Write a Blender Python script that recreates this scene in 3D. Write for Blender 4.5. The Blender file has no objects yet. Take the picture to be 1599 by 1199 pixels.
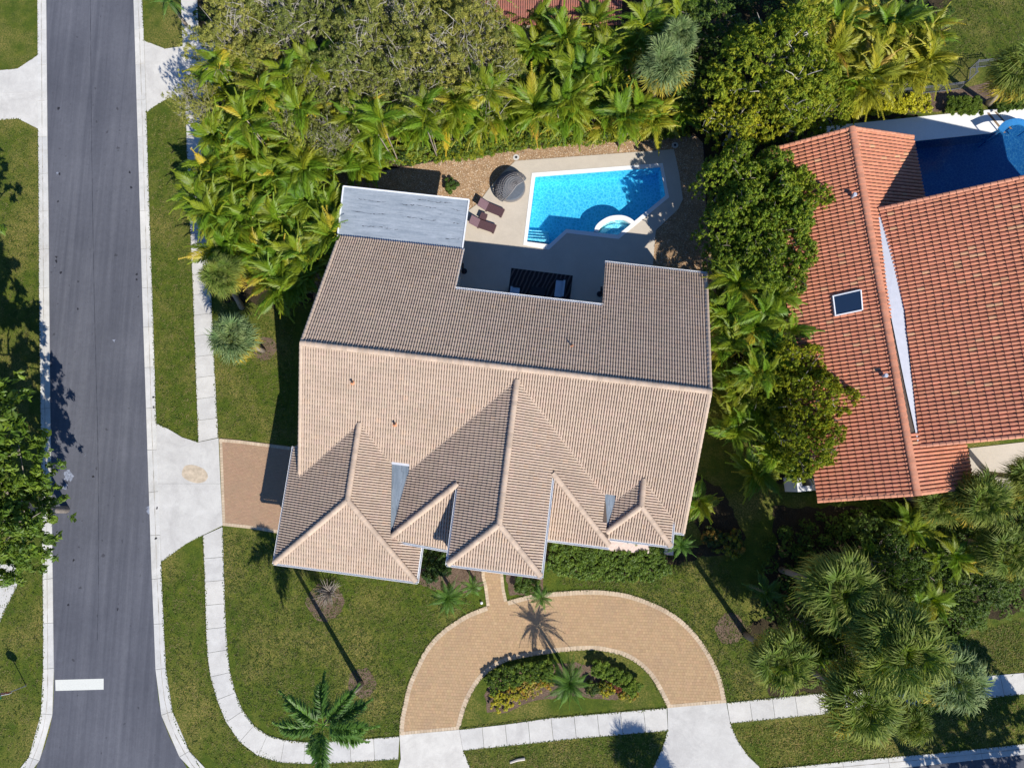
import bpy, bmesh, math, random
import numpy as np
from mathutils import Vector, Matrix, Euler
R = math.radians
random.seed(7); rng = np.random.default_rng(7)
sc = bpy.context.scene
COL = sc.collection

# ---------------------------------------------------------------- camera, sky, sun
CAM_H, PITCH, ROLL, FPX = 50.0, 0.1439228, 0.0274574, 1078.885
cam_d = bpy.data.cameras.new('camera'); cam = bpy.data.objects.new('camera', cam_d); COL.objects.link(cam)
cam_d.sensor_width = 36; cam_d.lens = FPX / 1599 * 36; cam_d.clip_end = 3000
CROT = (Matrix.Rotation(ROLL, 3, 'Y') @ Matrix.Rotation(PITCH, 3, 'X'))
cam.matrix_world = Matrix.Translation((0, 0, CAM_H)) @ CROT.to_4x4()
sc.camera = cam
SUN_AZ, SUN_EL = R(33.3), R(40.5)
w = bpy.data.worlds.new('World'); sc.world = w; w.use_nodes = True
nt = w.node_tree; bg = nt.nodes['Background']
sky = nt.nodes.new('ShaderNodeTexSky'); sky.sky_type = 'NISHITA'; sky.sun_disc = False
sky.sun_elevation = SUN_EL; sky.sun_rotation = math.pi - SUN_AZ
sky.air_density = 1.0; sky.dust_density = 0.0; sky.ozone_density = 3.5
wb = nt.nodes.new('ShaderNodeMix'); wb.data_type = 'RGBA'; wb.blend_type = 'MULTIPLY'; wb.inputs[0].default_value = 1; wb.inputs[7].default_value = (.72, .97, 1.32, 1)   # daylight white balance
nt.links.new(sky.outputs[0], wb.inputs[6]); nt.links.new(wb.outputs[2], bg.inputs[0]); bg.inputs[1].default_value = 0.082
sd = bpy.data.lights.new('sun', 'SUN'); sd.energy = 4.9; sd.angle = R(0.5); sd.color = (1, 0.955, 0.88)
so = bpy.data.objects.new('sun', sd); COL.objects.link(so)
sv = Vector((math.sin(SUN_AZ) * math.cos(SUN_EL), -math.cos(SUN_AZ) * math.cos(SUN_EL), math.sin(SUN_EL)))
so.rotation_euler = sv.to_track_quat('Z', 'Y').to_euler(); so.location = sv * 200
sc.view_settings.view_transform = 'Standard'; sc.view_settings.look = 'None'
sc.view_settings.exposure = 0.40; sc.view_settings.gamma = 1; sc.view_settings.use_curve_mapping = False
sc.cycles.max_bounces = 6; sc.cycles.transparent_max_bounces = 12; sc.cycles.caustics_refractive = False

# ---------------------------------------------------------------- helpers
def at(px, py, z=0.0):
    """world point seen by the camera at survey pixel (px,py) on height z (surveyed from the photograph)"""
    d = CROT @ Vector(((px - 799.5) / FPX, -(py - 599.5) / FPX, -1))
    k = (z - CAM_H) / d.z
    return Vector((d.x * k, d.y * k, z))
def pl(pts, z=0.0): return [at(x, y, z).xy for x, y in pts]

def link(name, me, parent=None, mats=()):
    o = bpy.data.objects.new(name, me); COL.objects.link(o)
    for m in mats: me.materials.append(m)
    if parent: o.parent = parent
    return o
def tag(o, label=None, cat=None, group=None, kind=None):
    if label: o['label'] = label
    if cat: o['category'] = cat
    if group: o['group'] = group
    if kind: o['kind'] = kind
    return o
def empty(name, loc=(0, 0, 0), rz=0.0, label=None, cat=None, group=None):
    o = bpy.data.objects.new(name, None); COL.objects.link(o); o.empty_display_size = .3
    o.location = loc; o.rotation_euler = (0, 0, rz)
    return tag(o, label, cat, group)
def npmesh(name, V, F, tint=None, smooth=False, mats=()):
    V = np.asarray(V, dtype=np.float32); F = np.asarray(F, dtype=np.int32)
    me = bpy.data.meshes.new(name); n, k = F.shape
    me.vertices.add(len(V)); me.vertices.foreach_set('co', V.ravel())
    me.loops.add(n * k); me.loops.foreach_set('vertex_index', F.ravel())
    me.polygons.add(n); me.polygons.foreach_set('loop_start', np.arange(0, n * k, k, dtype=np.int32))
    me.polygons.foreach_set('loop_total', np.full(n, k, dtype=np.int32))
    me.polygons.foreach_set('use_smooth', np.full(n, bool(smooth)))
    if tint is not None:
        a = me.color_attributes.new('tint', 'FLOAT_COLOR', 'POINT')
        c = np.ones((len(V), 4), dtype=np.float32); t = np.asarray(tint, dtype=np.float32)
        c[:, :t.shape[1]] = t; a.data.foreach_set('color', c.ravel())
    me.update(calc_edges=True); me.validate()
    for m in mats: me.materials.append(m)
    return me
class MB:
    """collects boxes, prisms and tubes into one mesh"""
    def __init__(s): s.v = []; s.f = []
    def add(s, vs, fs):
        b = len(s.v); s.v += [tuple(v) for v in vs]; s.f += [tuple(i + b for i in f) for f in fs]
    def prism(s, poly, z0, z1, z1b=None, bottom=True):
        n = len(poly)
        top = [(p[0], p[1], (z1 if not callable(z1) else z1(p[0], p[1]))) for p in poly]
        bot = [(p[0], p[1], (z0 if not callable(z0) else z0(p[0], p[1]))) for p in poly]
        a = sum(poly[i][0] * poly[(i + 1) % n][1] - poly[(i + 1) % n][0] * poly[i][1] for i in range(n))
        if a < 0: top.reverse(); bot.reverse()
        f = [tuple(range(n))] + [(i, i + n, (i + 1) % n + n, (i + 1) % n) for i in range(n)]
        if bottom: f.append(tuple(range(2 * n - 1, n - 1, -1)))
        s.add(top + bot, f)
    def box(s, c, sz, M=None):
        x, y, z = [q / 2 for q in sz]; vs = []
        for dx in (-x, x):
            for dy in (-y, y):
                for dz in (-z, z): vs.append(Vector((dx, dy, dz)))
        if M is not None: vs = [M @ v for v in vs]
        vs = [v + Vector(c) for v in vs]
        s.add(vs, [(0, 1, 3, 2), (4, 6, 7, 5), (0, 4, 5, 1), (2, 3, 7, 6), (0, 2, 6, 4), (1, 5, 7, 3)])
    def bar(s, a, b, wd, ht):
        a = Vector(a); b = Vector(b); d = b - a; L = d.length; d.normalize()
        up = Vector((0, 0, 1)) if abs(d.z) < .95 else Vector((1, 0, 0))
        sx = d.cross(up).normalized(); uz = sx.cross(d).normalized()
        M = Matrix((d, sx, uz)).transposed(); s.box((a + b) / 2, (L, wd, ht), M)
    def tube(s, pts, rad, n=8, cap=True):
        pts = [Vector(p) for p in pts]; rad = rad if hasattr(rad, '__len__') else [rad] * len(pts)
        rings = []; prev = None
        for i, p in enumerate(pts):
            d = (pts[min(i + 1, len(pts) - 1)] - pts[max(i - 1, 0)]).normalized()
            u = d.orthogonal().normalized() if prev is None else (prev - d * prev.dot(d)).normalized(); prev = u
            v = d.cross(u)
            rings.append([p + (u * math.cos(2 * math.pi * k / n) + v * math.sin(2 * math.pi * k / n)) * rad[i] for k in range(n)])
        vs = [q for r_ in rings for q in r_]; fs = []
        for i in range(len(pts) - 1):
            for k in range(n):
                a = i * n + k; b = i * n + (k + 1) % n; fs.append((a, b, b + n, a + n))
        if cap: fs += [tuple(range(n - 1, -1, -1)), tuple(range((len(pts) - 1) * n, len(pts) * n))]
        s.add(vs, fs)
    def mesh(s, name='part', mat=None, smooth=False):
        me = bpy.data.meshes.new(name); me.from_pydata(s.v, [], s.f)
        me.polygons.foreach_set('use_smooth', [bool(smooth)] * len(me.polygons))
        me.update()
        if mat: me.materials.append(mat)
        return me
    def build(s, name, mat, parent=None, smooth=False):
        return link(name, s.mesh(name, mat, smooth), parent)

def inpoly(X, Y, poly):
    X = np.asarray(X); Y = np.asarray(Y); ins = np.zeros(X.shape, bool); n = len(poly)
    for i in range(n):
        x1, y1 = poly[i]; x2, y2 = poly[(i + 1) % n]
        c = ((y1 > Y) != (y2 > Y))
        with np.errstate(divide='ignore', invalid='ignore'):
            xi = (x2 - x1) * (Y - y1) / (y2 - y1 + 1e-12) + x1
        ins ^= c & (X < xi)
    return ins
def resample(pts, n):
    P = np.array([list(p)[:2] for p in pts]); d = np.r_[0, np.cumsum(np.hypot(*np.diff(P, axis=0).T))]
    t = np.linspace(0, d[-1], n); return np.c_[np.interp(t, d, P[:, 0]), np.interp(t, d, P[:, 1])]
def smoothline(pts, n=60):
    """Catmull-Rom through the points"""
    P = [np.array(list(p)[:2], float) for p in pts]; P = [2 * P[0] - P[1]] + P + [2 * P[-1] - P[-2]]
    out = []
    for i in range(1, len(P) - 2):
        for t in np.linspace(0, 1, 8, endpoint=False):
            a, b, c, d = P[i - 1], P[i], P[i + 1], P[i + 2]
            out.append(.5 * ((2 * b) + (-a + c) * t + (2 * a - 5 * b + 4 * c - d) * t * t + (-a + 3 * b - 3 * c + d) * t ** 3))
    out.append(P[-2]); return resample(out, n)
def rough_poly(pts, amp=.08, step=.3):
    P = [tuple(p)[:2] for p in pts]; P.append(P[0]); L = sum(math.dist(P[i], P[i + 1]) for i in range(len(P) - 1))
    Q = resample(P, max(8, int(L / step)))[:-1]; Q = Q + rng.normal(0, amp, Q.shape)
    return [tuple(q) for q in Q]
def sheet(name, poly, z0, z1, mat, parent=None, kind='structure'):
    m = MB(); m.prism(poly, z0, z1, bottom=False); o = m.build(name, mat, parent)
    if kind: o['kind'] = kind
    return o

# ---------------------------------------------------------------- materials
def nodes(name):
    m = bpy.data.materials.new(name); m.use_nodes = True; t = m.node_tree
    return m, t, t.nodes['Principled BSDF']
def N(t, typ, **kw):
    n = t.nodes.new(typ)
    for k, v in kw.items():
        if k in n.inputs: n.inputs[k].default_value = v
        else: setattr(n, k, v)
    return n
def ramp(t, fac, stops):
    r_ = t.nodes.new('ShaderNodeValToRGB'); e = r_.color_ramp.elements
    while len(e) < len(stops): e.new(.5)
    for el, (p, c) in zip(e, stops): el.position = p; el.color = (*c, 1) if len(c) == 3 else c
    t.links.new(fac, r_.inputs[0]); return r_.outputs[0]
def noise(t, vec, scale, detail=4, rough=.6, dist=0.0):
    n = N(t, 'ShaderNodeTexNoise', Scale=scale, Detail=detail, Roughness=rough, Distortion=dist)
    t.links.new(vec, n.inputs['Vector']); return n.outputs['Fac']
def mix(t, fac, a, b, mode='MIX'):
    n = t.nodes.new('ShaderNodeMix'); n.data_type = 'RGBA'; n.blend_type = mode
    for sock, v in ((n.inputs[0], fac), (n.inputs[6], a), (n.inputs[7], b)):
        if hasattr(v, 'links'): t.links.new(v, sock)
        elif isinstance(v, (int, float)): sock.default_value = v
        else: sock.default_value = (*v, 1)
    return n.outputs[2]
def wpos(t):
    g = t.nodes.new('ShaderNodeNewGeometry'); return g.outputs['Position']
def scaled(t, vec, s, rot=(0, 0, 0)):
    m = t.nodes.new('ShaderNodeMapping'); m.inputs['Scale'].default_value = s; m.inputs['Rotation'].default_value = rot
    t.links.new(vec, m.inputs['Vector']); return m.outputs[0]
def bump(t, h, bs, strength=.5, dist=.02):
    b = N(t, 'ShaderNodeBump', Strength=strength, Distance=dist)
    t.links.new(h, b.inputs['Height']); t.links.new(b.outputs[0], bs.inputs['Normal'])
def simple(name, col, rough=.6, spec=.4, metal=0.0, var=.12, scale=6.0, bumps=.2):
    m, t, bs = nodes(name); p = wpos(t); f = noise(t, p, scale, 5)
    a = tuple(max(0, c * (1 - var)) for c in col); b = tuple(c * (1 + var) for c in col)
    t.links.new(ramp(t, f, [(.3, a), (.7, b)]), bs.inputs['Base Color'])
    bs.inputs['Roughness'].default_value = rough; bs.inputs['Specular IOR Level'].default_value = spec
    bs.inputs['Metallic'].default_value = metal
    if bumps: bump(t, noise(t, p, scale * 8, 3), bs, bumps, .01)
    return m
M = {}
def lawn_mat(name, greens, dry, dryness=.5):
    m, t, bs = nodes(name); p = wpos(t)
    big = noise(t, p, .22, 5, .65); mid = noise(t, p, 1.3, 5, .7); fine = noise(t, p, 9, 4, .75); vf = noise(t, p, 34, 3, .7)
    c = ramp(t, mid, [(.30, greens[0]), (.52, greens[1]), (.72, greens[2])])
    d = ramp(t, big, [(dryness, (0, 0, 0)), (dryness + .16, (1, 1, 1))])
    dm = N(t, 'ShaderNodeMath', operation='MULTIPLY'); t.links.new(d, dm.inputs[0])
    t.links.new(ramp(t, fine, [(.40, (0, 0, 0)), (.60, (1, 1, 1))]), dm.inputs[1])
    dm2 = N(t, 'ShaderNodeMath', operation='MULTIPLY'); t.links.new(dm.outputs[0], dm2.inputs[0]); dm2.inputs[1].default_value = .75
    c = mix(t, dm2.outputs[0], c, dry)
    sp = ramp(t, vf, [(.30, (.36, .40, .34)), (.5, (1, 1, 1)), (.70, (1.75, 1.62, 1.25))])
    c = mix(t, .8, c, sp, 'MULTIPLY')
    sp2 = ramp(t, fine, [(.3, (.58, .62, .56)), (.7, (1.42, 1.36, 1.15))])
    c = mix(t, .8, c, sp2, 'MULTIPLY')
    t.links.new(c, bs.inputs['Base Color']); bs.inputs['Roughness'].default_value = .8; bs.inputs['Specular IOR Level'].default_value = .15
    ad = N(t, 'ShaderNodeMath', operation='ADD'); t.links.new(vf, ad.inputs[0]); t.links.new(fine, ad.inputs[1])
    bump(t, ad.outputs[0], bs, .9, .05)
    return m
M['lawn'] = lawn_mat('lawn_grass', [(.046, .080, .010), (.076, .108, .013), (.125, .142, .020)], (.27, .21, .08), .46)
def leafmat(name, rough=.45, trans=.28, spec=.45):
    m, t, bs = nodes(name)
    a = t.nodes.new('ShaderNodeAttribute'); a.attribute_name = 'tint'
    oi = t.nodes.new('ShaderNodeObjectInfo')
    v = ramp(t, oi.outputs['Random'], [(0, (.82, .92, .80)), (.5, (1.08, 1.12, 1.0)), (1, (1.36, 1.28, 1.0))])
    c = mix(t, 1.0, a.outputs['Color'], v, 'MULTIPLY')
    t.links.new(c, bs.inputs['Base Color']); bs.inputs['Roughness'].default_value = rough
    bs.inputs['Specular IOR Level'].default_value = spec
    tr = t.nodes.new('ShaderNodeBsdfTranslucent')
    tc = mix(t, 1.0, c, (1.5, 1.5, .5), 'MULTIPLY'); t.links.new(tc, tr.inputs[0])
    mx = t.nodes.new('ShaderNodeMixShader'); mx.inputs[0].default_value = trans
    t.links.new(bs.outputs[0], mx.inputs[1]); t.links.new(tr.outputs[0], mx.inputs[2])
    t.links.new(mx.outputs[0], t.nodes['Material Output'].inputs[0])
    return m
M['leaf'] = leafmat('leaf', .6, .3, .25); M['leaf_gloss'] = leafmat('glossy_leaf', .5, .28, .35)
M['bark'] = simple('grey_bark', (.27, .23, .19), .9, .2, var=.3, scale=8)
M['twig'] = simple('pale_twig', (.42, .39, .33), .9, .2, var=.25, scale=8)
M['palm_bark'] = simple('palm_bark', (.30, .25, .20), .9, .2, var=.3, scale=14)

def asphalt():
    m, t, bs = nodes('asphalt'); p = wpos(t)
    st = noise(t, scaled(t, p, (2.2, .05, 1)), 1.0, 5, .6); big = noise(t, p, .18, 4); fine = noise(t, p, 45, 2, .8); md = noise(t, p, 3.0, 5, .7)
    c = ramp(t, st, [(.25, (.074, .078, .094)), (.5, (.100, .104, .122)), (.75, (.128, .132, .150))])
    c = mix(t, .65, c, ramp(t, big, [(.3, (.74, .74, .76)), (.7, (1.22, 1.2, 1.18))]), 'MULTIPLY')
    c = mix(t, .7, c, ramp(t, fine, [(.25, (.62, .62, .62)), (.75, (1.38, 1.38, 1.38))]), 'MULTIPLY')
    c = mix(t, .5, c, ramp(t, md, [(.3, (.85, .85, .85)), (.7, (1.15, 1.15, 1.15))]), 'MULTIPLY')
    # dark drips and a few worn light specks
    sp = noise(t, p, 2.1, 2, .5)
    c = mix(t, ramp(t, sp, [(.70, (0, 0, 0)), (.74, (1, 1, 1))]), c, mix(t, .6, c, (.03, .03, .035)))
    t.links.new(c, bs.inputs['Base Color']); bs.inputs['Roughness'].default_value = .85; bs.inputs['Specular IOR Level'].default_value = .25
    bump(t, fine, bs, .4, .01); return m
M['asphalt'] = asphalt()
def concrete(name, lo, hi, stain=(.42, .40, .37), amt=.5):
    m, t, bs = nodes(name); p = wpos(t); oi = t.nodes.new('ShaderNodeObjectInfo')
    a = noise(t, p, .9, 6, .7, .4); b = noise(t, p, 14, 4, .7); d = noise(t, p, .35, 5, .75, 1.0)
    c = ramp(t, a, [(.3, lo), (.65, hi)])
    c = mix(t, ramp(t, d, [(.52, (0, 0, 0)), (.68, (amt, amt, amt))]), c, stain)
    c = mix(t, .6, c, ramp(t, b, [(.25, (.84, .84, .84)), (.75, (1.12, 1.12, 1.12))]), 'MULTIPLY')
    c = mix(t, 1.0, c, ramp(t, oi.outputs['Random'], [(0, (.93, .935, .95)), (1, (1.05, 1.04, 1.02))]), 'MULTIPLY')
    t.links.new(c, bs.inputs['Base Color']); bs.inputs['Roughness'].default_value = .85; bs.inputs['Specular IOR Level'].default_value = .25
    bump(t, b, bs, .25, .01); return m
M['concrete'] = concrete('concrete', (.50, .48, .44), (.61, .59, .54))
M['kerb'] = concrete('kerb_concrete', (.50, .49, .45), (.64, .62, .575), (.36, .33, .28), .35)
M['deck'] = concrete('deck_concrete', (.48, .425, .35), (.53, .47, .39), (.42, .37, .31), .3)
M['coping'] = simple('white_coping', (.78, .77, .74), .6, .3, var=.04, scale=9)
def tint_mat(name, rough=.8, spec=.25, nscale=5.0, bumps=.25, stain=None, var=.16):
    m, t, bs = nodes(name); p = wpos(t); a = t.nodes.new('ShaderNodeAttribute'); a.attribute_name = 'tint'
    n1 = noise(t, p, nscale, 5, .7); n2 = noise(t, p, .45, 5, .7, .6)
    c = mix(t, 1.0, a.outputs['Color'], ramp(t, n1, [(.3, (1 - var,) * 3), (.7, (1 + var,) * 3)]), 'MULTIPLY')
    if stain: c = mix(t, ramp(t, n2, [(.5, (0, 0, 0)), (.72, (.55,) * 3)]), c, stain)
    t.links.new(c, bs.inputs['Base Color']); bs.inputs['Roughness'].default_value = rough; bs.inputs['Specular IOR Level'].default_value = spec
    bump(t, noise(t, p, 40, 3), bs, bumps, .008); return m
M['tile_tan'] = tint_mat('tan_roof_tile', .8, .3, 7, .3, (.36, .275, .205), .12)
M['tile_red'] = tint_mat('terracotta_roof_tile', .72, .35, 5, .3, (.43, .155, .08), .14)
M['paver'] = tint_mat('concrete_paver', .85, .2, 9, .3, (.34, .235, .15), .08)
M['gravel'] = tint_mat('river_gravel', .7, .35, 12, .2, None, .2)
M['underlay'] = simple('dark_roof_underlay', (.10, .075, .06), .9, .1)
M['sand'] = simple('joint_sand', (.22, .155, .10), .95, .1, var=.2, scale=3)
M['white'] = simple('white_painted_metal', (.78, .79, .80), .45, .5, var=.05)
M['stucco'] = simple('cream_stucco', (.62, .54, .44), .9, .2, var=.06, scale=10, bumps=.4)
M['fascia'] = simple('peach_fascia', (.55, .42, .32), .7, .3, var=.08)
M['mulch'] = None
def mulch_mat(name, cols, scale=22):
    m, t, bs = nodes(name); p = wpos(t); a = noise(t, p, scale, 4, .8); b = noise(t, p, 1.6, 5, .7)
    c = ramp(t, a, [(.28, cols[0]), (.5, cols[1]), (.7, cols[2])])
    c = mix(t, .7, c, ramp(t, b, [(.3, (.6, .6, .6)), (.7, (1.3, 1.3, 1.3))]), 'MULTIPLY')
    t.links.new(c, bs.inputs['Base Color']); bs.inputs['Roughness'].default_value = .95; bs.inputs['Specular IOR Level'].default_value = .1
    bump(t, a, bs, 1.0, .06); return m
M['mulch'] = mulch_mat('bark_mulch', [(.05, .032, .022), (.15, .10, .07), (.33, .25, .18)])
M['soil'] = mulch_mat('leaf_litter_soil', [(.015, .013, .008), (.045, .035, .02), (.10, .075, .04)], 14)
M['gravel_bed'] = mulch_mat('gravel_bed', [(.16, .09, .045), (.38, .24, .13), (.60, .45, .30)], 16)
def membrane(name, lo, hi, dark, ux, seams=True):
    m, t, bs = nodes(name); p = wpos(t)
    q = scaled(t, p, (1, 1, 1), (0, 0, ux)); a = noise(t, scaled(t, q, (.35, 2.6, 1)), 1.4, 6, .75, .3); b = noise(t, p, 7, 4, .7)
    c = ramp(t, a, [(.30, lo), (.66, hi)])
    k = noise(t, scaled(t, q, (.5, 3.0, 1)), 1.6, 5, .8, .8)
    c = mix(t, ramp(t, k, [(.60, (0, 0, 0)), (.68, (.8,) * 3)]), c, dark)
    c = mix(t, .5, c, ramp(t, b, [(.3, (.85,) * 3), (.7, (1.15,) * 3)]), 'MULTIPLY')
    t.links.new(c, bs.inputs['Base Color']); bs.inputs['Roughness'].default_value = .6; bs.inputs['Specular IOR Level'].default_value = .3
    bump(t, a, bs, .3, .02); return m
M['flatroof'] = membrane('aluminised_membrane', (.21, .25, .29), (.37, .41, .45), (.10, .12, .14), .1236)
M['valley'] = membrane('valley_membrane', (.10, .13, .16), (.22, .26, .30), (.03, .035, .05), 1.6)
M['zinc'] = simple('grey_valley_metal', (.50, .51, .55), .5, .4, var=.06, scale=3)

# ---------------------------------------------------------------- ground, road, kerbs, pavements
LI = [(72, -60), (72.5, 0), (74.5, 225), (76, 320), (77, 440), (78, 550), (79.5, 690), (82, 850), (83, 940), (84.5, 1050), (84.5, 1075), (82.5, 1112), (77.5, 1140), (70, 1165), (56, 1199), (30, 1235), (-20, 1262), (-120, 1280)]
LO = [(58, -60), (59, 0), (60, 200), (61, 300), (61.5, 430), (62, 490), (63.5, 600), (65, 700), (66.5, 830), (67.5, 900), (68.2, 1000), (67.5, 1087), (64.5, 1115), (60, 1140), (51, 1167), (39, 1197), (18, 1222), (-25, 1246), (-120, 1263)]
RI = [(206, -60), (209, 0), (213, 130), (217, 260), (219, 330), (223, 470), (226, 560), (230, 680), (234, 800), (237.5, 900), (239.5, 937), (241, 982), (242, 1012), (244, 1055), (248, 1095), (255, 1125), (265, 1150), (275, 1169), (292, 1199), (330, 1232), (400, 1258), (500, 1268), (700, 1258), (1000, 1232), (1395, 1199), (1599, 1177), (1750, 1160)]
RO = [(219, -60), (222, 0), (225, 60), (229, 180), (232.5, 300), (237, 430), (241, 550), (244, 660), (248, 760), (251, 850), (252.5, 900), (255, 950), (257.5, 1012), (260, 1050), (265, 1087), (272, 1120), (282, 1145), (295, 1170), (314, 1199), (350, 1222), (410, 1242), (500, 1250), (700, 1240), (1000, 1215), (1212, 1199), (1305, 1190), (1380, 1182.5), (1457, 1176), (1599, 1161), (1750, 1144)]
LIg, LOg, RIg, ROg = [pl(q) for q in (LI, LO, RI, RO)]
road = [tuple(p) for p in LIg] + [(-60, -70), (60, -70), (60, -38)] + [tuple(p) for p in reversed(RIg)]
sheet('road', road, -.02, .012, M['asphalt'])
def strip(name, piece, A, B, n, mat, z, parent, gap=.012, kind=None, joined=False):
    """slabs laid between two edge lines; each slab its own object unless joined"""
    A = resample(A, n + 1) if len(A) != n + 1 else np.array(A); B = resample(B, n + 1) if len(B) != n + 1 else np.array(B)
    mb = MB()
    for i in range(n):
        q = [A[i], A[i + 1], B[i + 1], B[i]]
        L = max(math.dist(A[i], A[i + 1]), .01); g = min(gap / L, .2)
        a0 = q[0] * (1 - g) + q[1] * g; a1 = q[1] * (1 - g) + q[0] * g; b1 = q[2] * (1 - g) + q[3] * g; b0 = q[3] * (1 - g) + q[2] * g
        zz = z + random.uniform(-.002, .002)
        if joined: mb.prism([a0, a1, b1, b0], 0, zz, bottom=False)
        else:
            m1 = MB(); c = (a0 + a1 + b0 + b1) / 4
            m1.prism([p - c for p in (a0, a1, b1, b0)], 0, zz, bottom=False)
            o = m1.build(piece, mat, parent); o.location = (c[0], c[1], 0)
    if joined:
        o = mb.build(piece, mat, parent); o['kind'] = 'stuff'; return o
def seg_pairs(A, B, steps):
    """walk two matching polylines"""
    outA, outB = [], []
    for i in range(len(A) - 1):
        k = max(1, round(math.dist(A[i], A[i + 1]) / steps))
        for j in range(k):
            outA.append(np.array(A[i]) * (1 - j / k) + np.array(A[i + 1]) * j / k)
    outA.append(np.array(A[-1])); n = len(outA)
    return outA
def match(A, B, step):
    A = np.array([list(p) for p in A]); B = np.array([list(p) for p in B])
    L = np.hypot(*np.diff(A, axis=0).T).sum(); n = max(1, round(L / step))
    P = resample(A, n + 1); Q = []
    D = resample(B, 1200)
    for i, p in enumerate(P):
        Q.append(D[np.argmin(((D - p) ** 2).sum(1))])
    Q[0] = B[0]; Q[-1] = B[-1]
    return P, np.array(Q), n
kl = empty('kerb', (0, 0, 0)); kl['kind'] = 'structure'
P, Q, n = match(smoothline(LIg, 160), smoothline(LOg, 160), 3.1); strip('', 'kerb_stone', P, Q, n, M['kerb'], .05, kl, .012)
kr = empty('kerb', (0, 0, 0)); kr['kind'] = 'structure'
P, Q, n = match(smoothline(RIg, 200), smoothline(ROg, 200), 3.1); strip('', 'kerb_stone', P, Q, n, M['kerb'], .05, kr, .012)

walk = empty('sidewalk'); walk['kind'] = 'structure'
WL = [(301, 440), (305.5, 570), (310, 690)]; WR = [(329, 440), (335, 570), (340.5, 683)]
P, Q, n = match(pl([(282, -60), (283, 0), (285.5, 73)]), pl([(307, -60), (308, 0), (311, 68)]), 1.55); strip('', 'paving_slab', P, Q, n, M['concrete'], .04, walk)
P, Q, n = match(pl([(289, 157), (293, 260), (301, 440), (305.5, 570), (310, 690)]), pl([(316, 156), (321, 260), (329, 440), (335, 570), (341, 683)]), 1.55); strip('', 'paving_slab', P, Q, n, M['concrete'], .04, walk)
WL = smoothline(pl([(317, 836), (320, 900), (322.5, 990), (326, 1040), (333, 1070), (342, 1100), (352, 1124), (367, 1148), (385, 1168), (405, 1180), (435, 1189), (465, 1191), (512, 1191), (622, 1184.5)]), 120)
WR = smoothline(pl([(348, 822), (350, 900), (353, 980), (357, 1030), (363, 1065), (375, 1100), (388, 1122), (402, 1137), (417, 1147), (435, 1153), (460, 1157), (480, 1158), (520, 1157), (624, 1149)]), 120)
P, Q, n = match(WL, WR, 1.6); strip('', 'paving_slab', P, Q, n, M['concrete'], .04, walk)
P, Q, n = match(pl([(717, 1139), (800, 1129.5), (855, 1121), (1041, 1105)]), pl([(723, 1171), (800, 1163), (900, 1152.5), (1043, 1140)]), 1.55); strip('', 'paving_slab', P, Q, n, M['concrete'], .04, walk)
P, Q, n = match(pl([(1135, 1097), (1200, 1090), (1290, 1081.5), (1520, 1057), (1599, 1050), (1740, 1036)]), pl([(1140, 1128.5), (1200, 1122.5), (1290, 1114), (1520, 1092), (1599, 1083), (1740, 1068)]), 1.55); strip('', 'paving_slab', P, Q, n, M['concrete'], .04, walk)
P, Q, n = match(pl([(33, 880), (32, 900), (25, 920), (10, 948), (-12, 1000), (-25, 1060)]), pl([(0, 880), (-2, 900), (-8, 920), (-22, 948), (-40, 1000), (-50, 1060)]), 1.55); strip('', 'paving_slab', P, Q, n, M['concrete'], .04, walk)

def apron(name, halves, mat='concrete'):
    e = empty(name); e['kind'] = 'structure'
    for q in halves:
        p = pl(q); c = sum((Vector(a) for a in p), Vector((0, 0))) / len(p); m = MB()
        cc = [((a[0] - c.x) * .998, (a[1] - c.y) * .998) for a in p]
        m.prism(cc, 0, .043, bottom=False); o = m.build('concrete_slab', M[mat], e); o.location = (c.x, c.y, 0)
    return e
apron('driveway_apron', [[(-60, 111), (0, 110.5), (28, 108), (59.5, 87), (60.2, 144), (-60, 148)], [(-60, 148), (60.2, 144), (60.8, 202), (28, 185.5), (0, 188), (-60, 190)]])
apron('driveway_apron', [[(225.5, 64), (240, 70), (258, 77), (285.5, 73), (311, 68), (345, 66), (345, 150), (316, 155), (289, 156), (262, 154.5), (243, 165), (229.3, 176), (227.5, 120)]])
ap = apron('driveway_apron', [[(244.2, 661), (262, 669), (285, 683), (310, 690.5), (341.5, 684), (344.5, 755), (246.5, 755)],
                         [(246.5, 755), (344.5, 755), (348, 820), (317.5, 835), (290, 849), (270, 864), (252.3, 877), (250, 820)]])
apron('driveway_apron', [[(624, 1147), (717, 1138.5), (723, 1171), (735, 1199), (744, 1222), (745, 1236), (618, 1244), (622, 1199), (626, 1184)]])
apron('driveway_apron', [[(1042, 1104.5), (1134, 1096.5), (1140, 1128.5), (1152, 1157), (1168, 1180), (1188, 1199), (1012, 1213), (1020, 1199), (1034, 1168), (1043, 1139)]])
st = simple('rusty_brown_stain', (.50, .41, .30), .9, .1, var=.22, scale=3)
sheet('driveway_stain', smoothline(pl([(285, 735), (290, 727), (303, 726), (318, 732), (325, 742), (321, 751), (308, 754), (294, 750), (285, 743), (285, 735)]), 40)[:-1], .04, .0475, st, ap, None)
dkl = simple('dark_groove', (.05, .05, .055), .9, .1)
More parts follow.
